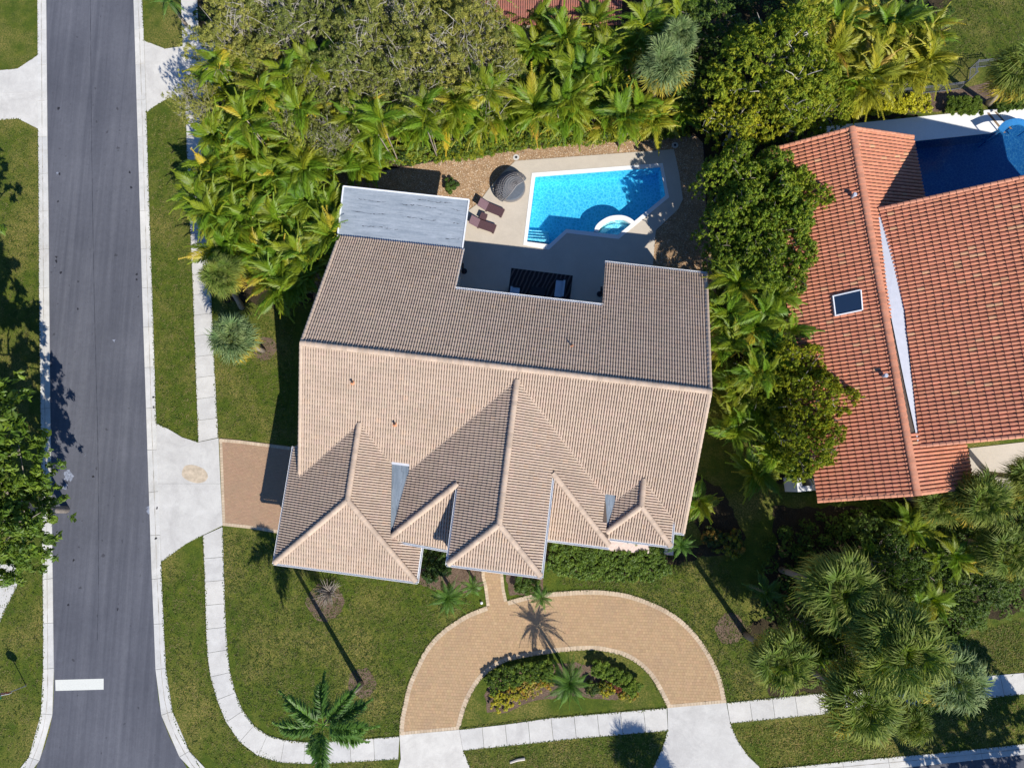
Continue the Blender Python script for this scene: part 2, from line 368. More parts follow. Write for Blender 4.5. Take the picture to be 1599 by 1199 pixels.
def ribbon(name, line, wd, z0, z1, mat, parent=None, jit=0.0, kind='structure'):
    L = np.array(line); T = np.gradient(L, axis=0); T /= np.hypot(*T.T)[:, None] + 1e-9; Nn = np.c_[-T[:, 1], T[:, 0]]; w_ = wd * (1 + rng.uniform(-jit, jit, (len(L), 1))); m = MB()
    A = L + Nn * w_ / 2; B = L - Nn * w_ / 2; m.add([(*p, z1) for p in A] + [(*p, z1) for p in B], [(i, i + len(L), i + len(L) + 1, i + 1) for i in range(len(L) - 1)])
    o = m.build(name, mat, parent)
    if kind: o['kind'] = kind
    return o
ribbon('road_seam', smoothline(pl([(141, -40), (143, 200), (147, 450), (153, 700), (154, 900), (152, 1000)]), 200), .035, 0, .0135, simple('tar_seam', (.045, .048, .06), .8, .2), None, .6)
for a_, b_, pr in ((RIg, ROg, kr), (LIg, LOg, kl)):
    A_ = np.array([list(p) for p in a_]); B_ = np.array([list(p) for p in b_]); n_ = min(len(A_), len(B_)) - 5; n_ = 20 if pr is kr else 12
    A2_, B2_, _n = match(A_, B_, .35); G_ = A2_ * .45 + B2_ * .55; ribbon('kerb_groove', G_, .03, 0, .0565, simple('kerb_dirt', (.33, .30, .25), .9, .1, var=.4, scale=3), pr, .8, None)
wm = simple('pale_road_stain', (.22, .24, .29), .8, .2, var=.5, scale=9)
for x, y, rr_ in ((107, 743, 9), (103, 760, 5), (233, 795, 6), (91, 270, 2.5), (115, 690, 2), (133, 711, 2), (178, 533, 2)):
    sheet('road_stain', rough_poly(pl([(x + rr_ * math.cos(a) * .8, y + rr_ * math.sin(a)) for a in np.linspace(0, 6.28, 10, endpoint=False)]), .07, .12), 0, .0136, wm)
bm_ = simple('black_road_stain', (.02, .02, .025), .7, .3)
for x, y in ((91, 170), (93, 272), (91, 315), (88, 402), (88, 408), (95, 426), (214, 428), (214, 437), (122, 482), (146, 744), (115, 875), (107, 944), (184, 951), (203, 270), (205, 293), (122, 440), (240, 620), (240, 636), (244, 840), (245, 793)):
    sheet('road_stain', rough_poly(pl([(x + 1.6 * math.cos(a), y + 2.2 * math.sin(a)) for a in np.linspace(0, 6.28, 7, endpoint=False)]), .03, .05), 0, .0142 if x < 235 else .058, bm_)
# stop bar painted on the road
sheet('stop_line', pl([(86.5, 1061), (162, 1059), (162, 1076), (87, 1078)]), .0, .0165, simple('road_paint', (.62, .62, .56), .7, .2, var=.08, scale=14))

# ---------------------------------------------------------------- brick paved drives
def paved(name, poly, ang, bw, bh, base, vary=.04, z=.05):
    e = empty(name); e['kind'] = 'structure'
    sheet('bedding', poly, 0, z - .010, M['sand'], e, 'structure')
    P = np.array([tuple(p) for p in poly]); c = P.mean(0); ca, sa = math.cos(ang), math.sin(ang)
    L = (P - c) @ np.array([[ca, -sa], [sa, ca]])
    x0, y0 = L.min(0) - bw; x1, y1 = L.max(0) + bw
    rows = np.arange(y0, y1, bh); cols = np.arange(x0, x1, bw)
    gx, gy = np.meshgrid(cols, rows); gx = gx + (np.arange(len(rows)) % 2)[:, None] * bw / 2
    lx, ly = gx.ravel(), gy.ravel(); wx = c[0] + lx * ca - ly * sa; wy = c[1] + lx * sa + ly * ca
    k = np.ones(len(lx), bool)
    for sx_, sy_ in ((-.5, -.5), (.5, -.5), (.5, .5), (-.5, .5)):
        qx, qy = lx + sx_ * bw, ly + sy_ * bh; k &= inpoly(c[0] + qx * ca - qy * sa, c[1] + qx * sa + qy * ca, [tuple(p) for p in poly])
    lx, ly = lx[k], ly[k]; n = len(lx)
    g = .004; ox = np.array([-1, 1, 1, -1]) * (bw / 2 - g); oy = np.array([-1, -1, 1, 1]) * (bh / 2 - g)
    zt = z + rng.normal(0, .001, n)
    X = lx[:, None] + ox; Y = ly[:, None] + oy
    tilt = rng.normal(0, .004, (n, 2))
    top = np.stack([c[0] + X * ca - Y * sa, c[1] + X * sa + Y * ca, zt[:, None] + ox * tilt[:, :1] + oy * tilt[:, 1:]], -1)
    bot = top.copy(); bot[:, :, 2] = .01
    V = np.concatenate([top, bot], 1).reshape(-1, 3); b = (np.arange(n) * 8)[:, None, None]
    F = (np.array([[0, 1, 2, 3], [0, 4, 5, 1], [1, 5, 6, 2], [2, 6, 7, 3], [3, 7, 4, 0]])[None] + b).reshape(-1, 4)
    t = np.array(base)[None] * (1 + rng.normal(0, vary, (n, 1))) * (1 + rng.normal(0, vary * .3, (n, 3)))
    me = npmesh('pavers', V, F, np.repeat(np.clip(t, .02, 1), 8, 0), mats=[M['paver']])
    tag(link('pavers', me, e), kind='stuff'); return e
def border(parent, line, wd, step, base=(.52, .41, .285), z=.056, side=1):
    line = resample(line, max(2, int(sum(math.dist(line[i], line[i + 1]) for i in range(len(line) - 1)) / step) + 1))
    T = np.gradient(line, axis=0); T /= np.hypot(*T.T)[:, None]; Nn = np.c_[-T[:, 1], T[:, 0]] * side
    A = line; B = line + Nn * wd; V = []; F = []; C = []
    for i in range(len(line) - 1):
        g = .04; a0 = A[i] * (1 - g) + A[i + 1] * g; a1 = A[i + 1] * (1 - g) + A[i] * g; b0 = B[i] * (1 - g) + B[i + 1] * g; b1 = B[i + 1] * (1 - g) + B[i] * g
        q = [a0, a1, b1, b0]; zz = z + random.gauss(0, .002); s = len(V)
        if (a1[0] - a0[0]) * (b0[1] - a0[1]) - (a1[1] - a0[1]) * (b0[0] - a0[0]) < 0: q.reverse()
        V += [(p[0], p[1], zz) for p in q] + [(p[0], p[1], 0.0) for p in q]
        F += [[s + j for j in f] for f in ([0, 1, 2, 3], [0, 4, 5, 1], [1, 5, 6, 2], [2, 6, 7, 3], [3, 7, 4, 0])]
        k = 1 + random.gauss(0, .07); C += [[base[0] * k, base[1] * k, base[2] * k]] * 8
    tag(link('border_bricks', npmesh('border_bricks', V, F, C, mats=[M['paver']]), parent), kind='stuff')
O_ = [(624, 1147), (625, 1125), (630, 1100), (637, 1070), (650, 1040), (665, 1012), (687, 987), (710, 970), (732, 957), (760, 946)]
WKl = [(760, 946), (756, 915), (752, 900), (752, 880)]; WKr = [(783, 880), (786, 900), (788, 920), (792, 938)]
O2 = [(792, 938), (810, 933), (835, 927), (867, 924), (925, 921), (975, 926), (1020, 941), (1055, 960), (1080, 982), (1100, 1007), (1117, 1037), (1127, 1062), (1134, 1096)]
IN = [(1042, 1104), (1030, 1080), (1017, 1058), (1000, 1040), (978, 1026), (955, 1019), (925, 1014.5), (870, 1018), (800, 1030), (775, 1041), (755, 1056), (738, 1080), (727, 1105), (718, 1138)]
o1 = smoothline(pl(O_), 60); o2 = smoothline(pl(O2), 60); inn = smoothline(pl(IN), 70)
poly = [tuple(p) for p in o1] + [tuple(p) for p in pl(WKl[1:])] + [tuple(p) for p in pl(WKr)] + [tuple(p) for p in o2[1:]] + [tuple(p) for p in inn]
TAN = (.425, .285, .16)
cd = paved('circular_driveway', poly, R(-2), .2, .2, TAN)
border(cd, o1, .30, .2, side=-1); border(cd, o2, .30, .2, side=-1); border(cd, inn, .30, .2, side=-1)
border(cd, np.array(pl(WKl)), .22, .2, side=-1); border(cd, np.array(pl(WKr)), .22, .2, side=-1)
border(cd, np.array(pl([(624, 1147), (718, 1138)])), .2, .2, side=1); border(cd, np.array(pl([(1042, 1104.5), (1134, 1096.5)])), .2, .2, side=1)
sp_ = [(343, 684), (375, 687), (470, 699), (470, 838), (430, 832), (390, 824.5), (348, 820)]
sdv = paved('side_driveway', [tuple(p) for p in pl(sp_)], R(-7), .2, .1, (.38, .245, .155))
border(sdv, np.array(pl([(343, 685), (375, 687.5), (470, 700)])), .22, .2, side=-1); border(sdv, np.array(pl([(348, 820.5), (390, 825), (470, 838)])), .22, .2, side=1)
border(sdv, np.array(pl([(343, 685), (348, 820)])), .2, .2, side=1)

# ---------------------------------------------------------------- planting beds
def bed(name, pts, mat='soil', z=.012, amp=.1):
    return sheet(name, rough_poly(pl(pts), amp), 0, z, M[mat])
BEDA = [(296, -60), (313, 60), (345, 64), (345, 150), (322, 160), (326, 300), (333, 440), (345, 470), (430, 480), (500, 470), (520, 400), (560, 300), (620, 280), (690, 262), (800, 240), (1000, 226), (1090, 216), (1110, 300), (1130, 440), (1150, 600), (1180, 740), (1230, 760), (1300, 740), (1330, 640), (1300, 500), (1270, 350), (1220, 230), (1300, 195), (1440, 178), (1400, 175), (1500, 165), (1599, 158), (1599, 172), (1560, 150), (1500, 142), (1420, 148), (1340, 150), (1420, 100), (1480, 50), (1490, -60)]
bed('planting_bed', [(1165, 975), (1200, 960), (1190, 900), (1215, 850), (1205, 790), (1280, 790), (1360, 790), (1450, 775), (1560, 750), (1700, 740), (1700, 940), (1599, 955), (1555, 965), (1500, 990), (1470, 1000), (1500, 1060), (1440, 1085), (1300, 1080), (1200, 1085), (1180, 1030)], 'soil', .011)
bed('planting_bed', [(848, 858), (1050, 868), (1100, 850), (1075, 790), (1085, 740), (1125, 760), (1165, 840), (1140, 865), (1100, 868), (1035, 885), (985, 905), (910, 895), (850, 880)], 'soil', .009, .06)
bed('planting_bed', [(650, 862), (700, 870), (752, 893), (752, 925), (700, 925), (655, 912)], 'mulch', .009, .06)
bed('planting_bed', [(790, 892), (845, 898), (850, 925), (795, 930)], 'mulch', .009, .06)
bed('planting_bed', [(760, 1112), (756, 1084), (770, 1062), (800, 1047), (870, 1035), (925, 1036), (965, 1050), (988, 1066), (1000, 1084), (985, 1091), (950, 1092), (890, 1086), (830, 1094), (790, 1112)], 'mulch', .009, .05)
for nm, c, r0 in [('mulch_ring', (565, 1067), 23), ('mulch_ring', (508, 940), 30), ('mulch_ring', (413, 545), 19), ('mulch_ring', (1140, 980), 24), ('mulch_ring', (735, 905), 20)]:
    bed(nm, [(c[0] + r0 * math.cos(a) * random.uniform(.9, 1.1), c[1] + r0 * math.sin(a) * random.uniform(.9, 1.1)) for a in np.linspace(0, 6.28, 14, endpoint=False)], 'mulch', .013, .05)
bed('mulch_strip', [(1320, 158), (1400, 150), (1512, 137), (1560, 120), (1575, 150), (1540, 165), (1450, 175), (1330, 172)], 'mulch', .014, .07)
GR = [(498, 262), (520, 262), (595, 266), (690, 250), (745, 243), (800, 236), (900, 222), (1050, 211), (1085, 212), (1098, 224), (1101, 290), (1108, 370), (1116, 430), (1125, 560), (1100, 560), (1000, 460), (740, 470), (490, 470)]
# loose stones of the gravel yard
def stones(name, poly, n, base, parent, zz=.02, smin=.02, smax=.05):
    P = np.array([tuple(p) for p in pl(poly)]); lo, hi = P.min(0), P.max(0)
    q = rng.uniform(lo, hi, (n * 3, 2)); q = q[inpoly(q[:, 0], q[:, 1], [tuple(p) for p in P]) & ~inpoly(q[:, 0], q[:, 1], [tuple(p) for p in pl(DK)])][:n]; n = len(q)
    s = rng.uniform(smin, smax, n)[:, None, None]; th = rng.uniform(0, 6.28, n)
    tv = np.array([[-1, 0, 0], [0, -.7, 0], [1, 0, 0], [0, .7, 0], [0, 0, .8]]); tf = np.array([[0, 1, 4], [1, 2, 4], [2, 3, 4], [3, 0, 4]])
    ct, st_ = np.cos(th)[:, None], np.sin(th)[:, None]
    V = np.stack([tv[:, 0] * ct - tv[:, 1] * st_, tv[:, 0] * st_ + tv[:, 1] * ct, np.broadcast_to(tv[:, 2], (n, 5))], -1) * s + np.concatenate([q, np.full((n, 1), zz)], 1)[:, None]
    C = np.array(base)[rng.integers(0, len(base), n)] * rng.uniform(.7, 1.25, (n, 1))
    me = npmesh(name, V.reshape(-1, 3), (tf[None] + (np.arange(n) * 5)[:, None, None]).reshape(-1, 3), np.repeat(C, 5, 0), mats=[M['gravel']])
    return tag(link(name, me, parent), kind='stuff')

# ---------------------------------------------------------------- pool and deck
DK = [(732, 329), (747, 318), (766, 292), (785, 270), (805, 252), (900, 245), (1052, 234), (1060, 270), (1066, 312), (1058, 328), (1040, 345), (1024, 360), (1019, 418), (1020, 470), (940, 485), (940, 500), (700, 470), (715, 400)]
PO = [(830.5, 271), (1034.5, 255.6), (1044.5, 309), (966, 374), (885, 364.5), (857, 390.5), (817, 383)]
PI_ = [(836, 277), (1031, 262), (1039, 306), (964.5, 367.5), (884, 358.5), (857.5, 382.5), (823, 378)]
def ring(outer, inner, z, h0, mat, name, parent):
    """flat slab with a hole"""
    bm = bmesh.new(); eo = [bm.verts.new((p[0], p[1], z)) for p in outer]; ei = [bm.verts.new((p[0], p[1], z)) for p in inner]
    ed = [bm.edges.new((a[i], a[(i + 1) % len(a)])) for a in (eo, ei) for i in range(len(a))]
    bmesh.ops.triangle_fill(bm, edges=ed, use_beauty=True)
    bmesh.ops.recalc_face_normals(bm, faces=bm.faces)
    if sum(f.normal.z for f in bm.faces) < 0: bmesh.ops.reverse_faces(bm, faces=bm.faces)
    for a in (eo, ei):
        b = [bm.verts.new((v.co.x, v.co.y, h0)) for v in a]
        for i in range(len(a)):
            j = (i + 1) % len(a); bm.faces.new((a[i], a[j], b[j], b[i]))
    me = bpy.data.meshes.new(name); bm.to_mesh(me); bm.free(); me.materials.append(mat)
    return link(name, me, parent)
dk = ring(pl(DK), pl(PO), .06, 0, M['deck'], 'pool_deck', None); dk['kind'] = 'structure'
pool = empty('swimming_pool', label='angular turquoise swimming pool with white coping in the paved backyard', cat='swimming pool')
ring(pl(PO), pl(PI_), .085, 0, M['coping'], 'coping', pool)
def plaster(name, lo, hi):
    m, t, bs = nodes(name); p = wpos(t); a = noise(t, p, 1.2, 5)
    t.links.new(ramp(t, a, [(.3, lo), (.7, hi)]), bs.inputs['Base Color']); bs.inputs['Roughness'].default_value = .7; return m
M['plaster'] = plaster('blue_pool_plaster', (.14, .60, .84), (.17, .65, .87))
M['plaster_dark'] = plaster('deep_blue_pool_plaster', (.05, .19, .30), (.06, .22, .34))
M['step'] = plaster('pale_pool_step', (.45, .78, .88), (.5, .82, .9))
def water(name, tint, lo=.62):
    m, t, bs = nodes(name); p = wpos(t)
    for nd in [bs]: t.nodes.remove(nd)
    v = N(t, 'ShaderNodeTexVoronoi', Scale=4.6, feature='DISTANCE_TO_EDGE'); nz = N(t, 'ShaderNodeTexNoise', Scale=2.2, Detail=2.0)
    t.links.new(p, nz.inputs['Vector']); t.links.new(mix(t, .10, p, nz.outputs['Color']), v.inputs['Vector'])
    c = ramp(t, v.outputs['Distance'], [(0.0, (1, 1, 1)), (.06, tuple(min(1, x * 1.0) for x in tint)), (.25, tuple(x * lo for x in tint))])  # caustic light painted into the water's transparent colour: pale lines along cell edges
    tr = t.nodes.new('ShaderNodeBsdfTransparent'); t.links.new(c, tr.inputs[0])
    gl = t.nodes.new('ShaderNodeBsdfGlossy'); gl.inputs['Roughness'].default_value = .06
    lw = t.nodes.new('ShaderNodeLayerWeight'); fr = ramp(t, lw.outputs['Facing'], [(0, (.025,) * 3), (.5, (.05,) * 3), (1, (.6,) * 3)])
    b = N(t, 'ShaderNodeBump', Strength=.35, Distance=.02); t.links.new(noise(t, p, 4.5, 3), b.inputs['Height'])
    t.links.new(b.outputs[0], gl.inputs['Normal'])
    mx = t.nodes.new('ShaderNodeMixShader'); t.links.new(fr, mx.inputs[0]); t.links.new(tr.outputs[0], mx.inputs[1]); t.links.new(gl.outputs[0], mx.inputs[2])
    t.links.new(mx.outputs[0], t.nodes['Material Output'].inputs[0]); return m
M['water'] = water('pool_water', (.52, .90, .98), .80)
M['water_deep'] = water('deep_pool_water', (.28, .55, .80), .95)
def basin(parent, poly, zt, depth, mat, wmat, name='basin'):
    P = [tuple(p) for p in poly]; n = len(P); m = MB()
    # walls face inward, floor up
    a = sum(P[i][0] * P[(i + 1) % n][1] - P[(i + 1) % n][0] * P[i][1] for i in range(n))
    if a < 0: P = P[::-1]
    m.add([(x, y, zt) for x, y in P] + [(x, y, (-depth if not callable(depth) else -depth(x, y))) for x, y in P],
          [tuple(range(n, 2 * n))] + [((i + 1) % n, i, i + n, (i + 1) % n + n) for i in range(n)])
    m.build(name, mat, parent)
    wm = MB(); wm.add([(x, y, zt - .11) for x, y in P], [tuple(range(n))]); wm.build('water', wmat, parent)
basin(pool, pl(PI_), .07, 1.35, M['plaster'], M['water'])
# lawn, gravel and bed sheets are laid round the pool openings
def holed(name, outer, holes, z, mat):
    bm = bmesh.new(); ed = []
    for a in [outer] + holes:
        vs = [bm.verts.new((p[0], p[1], z)) for p in a]
        ed += [bm.edges.new((vs[i], vs[(i + 1) % len(vs)])) for i in range(len(vs))]
    bmesh.ops.triangle_fill(bm, edges=ed, use_beauty=True); bmesh.ops.recalc_face_normals(bm, faces=bm.faces)
    if sum(f.normal.z for f in bm.faces) < 0: bmesh.ops.reverse_faces(bm, faces=bm.faces)
    cen = [f.calc_center_median() for f in bm.faces]; X_ = np.array([c.x for c in cen]); Y_ = np.array([c.y for c in cen]); bad = np.zeros(len(cen), bool)
    for h_ in holes: bad |= inpoly(X_, Y_, h_)
    fl_ = list(bm.faces); bmesh.ops.delete(bm, geom=[f for f, b_ in zip(fl_, bad) if b_], context='FACES')
    me = bpy.data.meshes.new(name); bm.to_mesh(me); bm.free(); me.materials.append(mat)
    o = link(name, me); o['kind'] = 'structure'; return o
def grow(poly, d):
    P = np.array([tuple(p) for p in poly]); c = P.mean(0); v = P - c; return c + v * (1 + d / np.hypot(*v.T))[:, None]
H1 = [tuple(p) for p in grow(pl(PI_), .12)]
NPOOL = [(1400, 224), (1545, 209), (1570, 197), (1599, 187), (1700, 170), (1760, 260), (1600, 330), (1420, 330)]
H2 = [tuple(p) for p in grow(pl(NPOOL), .1)]
holed('lawn', [(-400, -400), (400, -400), (400, 400), (-400, 400)], [H1, H2], 0, M['lawn'])
gme = holed('gravel_yard', rough_poly(pl(GR), .03), [H1], .02, M['gravel_bed'])
stones('gravel_stones', GR, 26000, [(.55, .38, .22), (.42, .26, .13), (.62, .50, .36), (.30, .18, .10), (.66, .58, .46)], gme)
holed('planting_bed', rough_poly(pl(BEDA), .1), [H1], .010, M['soil'])
ribbon('bed_edging', np.array(smoothline(pl([(600, 266), (690, 250), (745, 243), (800, 236), (900, 222), (1050, 211), (1085, 212), (1098, 224), (1101, 290), (1108, 370)]), 120)), .10, 0, .05, simple('dark_edging', (.05, .035, .03), .9, .1), None, .3)
# spa and steps
for i in range(4):
    y0 = 376.5 - i * 4.6; q = pl([(823.2 + i * .4, y0), (857.5 - i * .6, y0 + 2.6 - i * .2), (858 - i * .4, y0 - 1.4), (823.6 + i * .4, y0 - 3.9)], -.3 - .2 * i)
    m = MB(); m.prism([tuple(p) for p in q], -1.34, -.18 - .25 * i); m.build('pool_step', M['step'], pool)
so_ = smoothline(pl([(927, 362.5), (931, 353), (940, 345), (953, 338.8), (970, 337.5), (983, 341.5), (993, 349)]), 30)
si_ = smoothline(pl([(933, 364), (938, 356), (945, 350), (956, 344.8), (970, 343.5), (979, 347), (988, 353)]), 30)
m = MB()
for i in range(29): m.prism([so_[i], so_[i + 1], si_[i + 1], si_[i]], -1.34, .16)
m.build('spa_wall', M['coping'], pool)
m = MB(); m.prism([tuple(p) for p in si_] + [tuple(p) for p in pl([(965, 367.4), (950, 366)])], -1.34, -.55); m.build('spa_floor', M['step'], pool)
m = MB(); m.prism([tuple(p) for p in pl([(934, 363), (941, 355.5), (950, 349.5), (963, 347.5), (976, 350.5), (968, 354.5), (958, 353.6), (950, 358), (940, 366)])], -.56, -.3); m.build('spa_bench', M['step'], pool)

def grass_edge(lines, per_m, seed):
    r_ = np.random.default_rng(seed); Q = []
    for ln in lines:
        P = np.array([tuple(p)[:2] for p in ln]); L = np.hypot(*np.diff(P, axis=0).T).sum(); n = int(L * per_m); S_ = resample(P, max(4, n)); k = np.sin(np.arange(len(S_)) * .11 + seed) * .5 + .5
        Q.append(S_ + r_.normal(0, .028 + .02 * k[:, None], S_.shape))
    Q = np.concatenate(Q)
    for ap_ in ([(-60, 111), (0, 110.5), (28, 108), (64, 84), (64, 205), (28, 185.5), (0, 188), (-60, 190)], [(218, 62), (258, 77), (311, 68), (311, 156), (262, 154.5), (220, 178)], [(236, 659), (262, 669), (310, 690.5), (341, 684), (348, 820), (317, 835), (270, 864), (240, 880)]):
        Ap = np.array([tuple(p) for p in pl(ap_)]); c_ = Ap.mean(0); Ap = c_ + (Ap - c_) * .985; Q = Q[~inpoly(Q[:, 0], Q[:, 1], [tuple(p) for p in Ap])]
    n = len(Q); a = r_.uniform(0, 6.28, n); h = r_.uniform(.035, .075, n); w_ = r_.uniform(.02, .045, n)
    V = np.stack([np.c_[Q + np.c_[np.cos(a), np.sin(a)] * w_[:, None], h], np.c_[Q - np.c_[np.cos(a), np.sin(a)] * w_[:, None], h * .9], np.c_[Q + np.c_[-np.sin(a), np.cos(a)] * w_[:, None] * 1.6, h + .01], np.c_[Q - np.c_[-np.sin(a), np.cos(a)] * w_[:, None] * 1.2, h * .6]], 1)
    C = np.array([(.07, .10, .012), (.12, .14, .02), (.20, .17, .06), (.045, .07, .01)])[r_.integers(0, 4, n)]
    me = npmesh('grass_tufts', V.reshape(-1, 3), np.array([0, 2, 1, 3])[None] + (np.arange(n) * 4)[:, None], np.repeat(C, 4, 0), mats=[M['leaf']]); tag(link('grass_tufts', me), kind='stuff')
grass_edge([LOg, ROg, WL, WR, o1, o2, inn, pl([(301, 440), (305.5, 570), (310, 690)]), pl([(329, 440), (335, 570), (341, 683)]), pl([(289, 157), (293, 260), (301, 440)]), pl([(724, 1171), (800, 1163), (900, 1152.5), (1043, 1140)]), pl([(718, 1138), (855, 1120.5), (1041, 1105)]),
            pl([(1135, 1097), (1290, 1081.5)]), pl([(1140, 1128.5), (1290, 1114), (1599, 1083)]), pl([(244, 661), (262, 669), (285, 683), (310, 690.5)]), pl([(317.5, 835), (290, 849), (270, 864), (252.3, 877)]), pl([(0, 110.5), (28, 108), (59.5, 87)]), pl([(60.8, 202), (28, 185.5), (0, 188)]), pl([(225.5, 64), (258, 77), (285, 73)]), pl([(289, 156), (262, 154.5), (229, 176)]), pl([(1140, 1128.5), (1152, 1157), (1188, 1199)]), pl([(1012, 1213), (1034, 1168), (1043, 1139)]), pl([(723, 1171), (735, 1199)]), pl([(33, 880), (25, 920), (10, 948), (-12, 1000)])], 26, 3)
# thin and weedy clumps over the lawns
def lawn_clumps(poly, n, seed):
    P = np.array([tuple(p) for p in pl(poly)]); r_ = np.random.default_rng(seed); q = r_.uniform(P.min(0), P.max(0), (n * 2, 2)); q = q[inpoly(q[:, 0], q[:, 1], [tuple(p) for p in P])][:n]; n = len(q); q = np.repeat(q, 5, 0) + r_.normal(0, .10, (n * 5, 2)); n *= 5
    a = r_.uniform(0, 6.28, n); l = r_.uniform(.03, .08, n)[:, None]; d = np.c_[np.cos(a), np.sin(a)] * l; e = np.c_[-np.sin(a), np.cos(a)] * l * .35; z = r_.uniform(.015, .06, n)
    V = np.stack([np.c_[q - d, z * .3], np.c_[q + e, z], np.c_[q + d, z * .6], np.c_[q - e, z]], 1); c = np.array([(.16, .17, .035), (.05, .075, .01), (.24, .20, .08), (.10, .14, .015)])[np.repeat(r_.integers(0, 4, n // 5), 5)]
    tag(link('lawn_weeds', npmesh('lawn_weeds', V.reshape(-1, 3), np.arange(n * 4).reshape(-1, 4), np.repeat(c, 4, 0), mats=[M['leaf']])), kind='stuff')
lawn_clumps([(350, 830), (430, 840), (650, 905), (745, 940), (640, 1040), (622, 1145), (450, 1155), (375, 1095), (352, 950)], 5200, 1)
lawn_clumps([(232, 180), (285, 160), (300, 500), (308, 685), (250, 662), (240, 400)], 2200, 2); lawn_clumps([(320, 880), (255, 880), (262, 1050), (300, 1160), (400, 1240), (620, 1230), (620, 1188), (450, 1192), (370, 1155), (325, 1050)], 3000, 3)
lawn_clumps([(340, 470), (460, 480), (460, 690), (345, 680)], 1500, 4); lawn_clumps([(850, 905), (1000, 905), (1130, 870), (1180, 1000), (1190, 1090), (1136, 1094), (1100, 1000), (1000, 935)], 2600, 5); lawn_clumps([(0, 190), (60, 205), (66, 1090), (30, 1190), (0, 1190)], 3000, 6); lawn_clumps([(1145, 1135), (1599, 1090), (1599, 1158), (1200, 1198)], 2200, 7); lawn_clumps([(726, 1173), (1040, 1142), (1010, 1210), (740, 1225)], 1400, 8); lawn_clumps([(1490, 1000), (1599, 965), (1599, 1048), (1520, 1055)], 900, 9); lawn_clumps([(1470, 0), (1599, 0), (1599, 60), (1540, 95), (1430, 120)], 1200, 10)
# ---------------------------------------------------------------- houses: roofs laid with barrel tiles
class Frame:
    """plan frame of a house: u along one axis, v along the other"""
    def __init__(s, O, U, V): s.O = np.array(O, float); s.U = np.array(U, float); s.V = np.array(V, float)
    def p(s, u, v, z=0.0): q = s.O + u * s.U + v * s.V; return Vector((q[0], q[1], z))
def tile_template(wd=.33, ex=.33, h=.055, butt=.032, nb=2, seg=6):
    prof = []; p = wd / nb
    for k in range(nb):
        for j in range(seg):
            t = j / seg; y = -.028 if t < .24 else math.sin((t - .16) / .86 * math.pi) ** .5 * h
            prof.append((k * p + t * p, y))
    prof.append((wd - .004, 0.0)); prof = np.array(prof); prof[0, 0] = .004; n = len(prof)
    # x across, y downslope (0 top, ex bottom), z off the plane
    up = np.c_[prof[:, 0], np.full(n, -.02), prof[:, 1] - .002]; lo = np.c_[prof[:, 0], np.full(n, ex), prof[:, 1] + butt]
    dn = lo.copy(); dn[:, 2] -= butt + .01
    V = np.r_[up, lo, dn]; F = []
    for i in range(n - 1): F += [[i, i + 1, n + i + 1, n + i], [n + i, n + i + 1, 2 * n + i + 1, 2 * n + i]]
    return V, np.array(F)
TV, TF = tile_template()
def polyclip_bm(bm, poly, fr_, make):
    """cut everything outside the convex plan polygon (world xy)"""
    P = [Vector((p[0], p[1])) for p in poly]; n = len(P); a = sum(P[i].x * P[(i + 1) % n].y - P[(i + 1) % n].x * P[i].y for i in range(n))
    if a < 0: P.reverse()
    for i in range(n):
        d = P[(i + 1) % n] - P[i]; no = Vector((d.y, -d.x, 0)).normalized()
        bmesh.ops.bisect_plane(bm, geom=bm.verts[:] + bm.edges[:] + bm.faces[:], plane_co=(P[i].x, P[i].y, 0), plane_no=no, clear_outer=True)
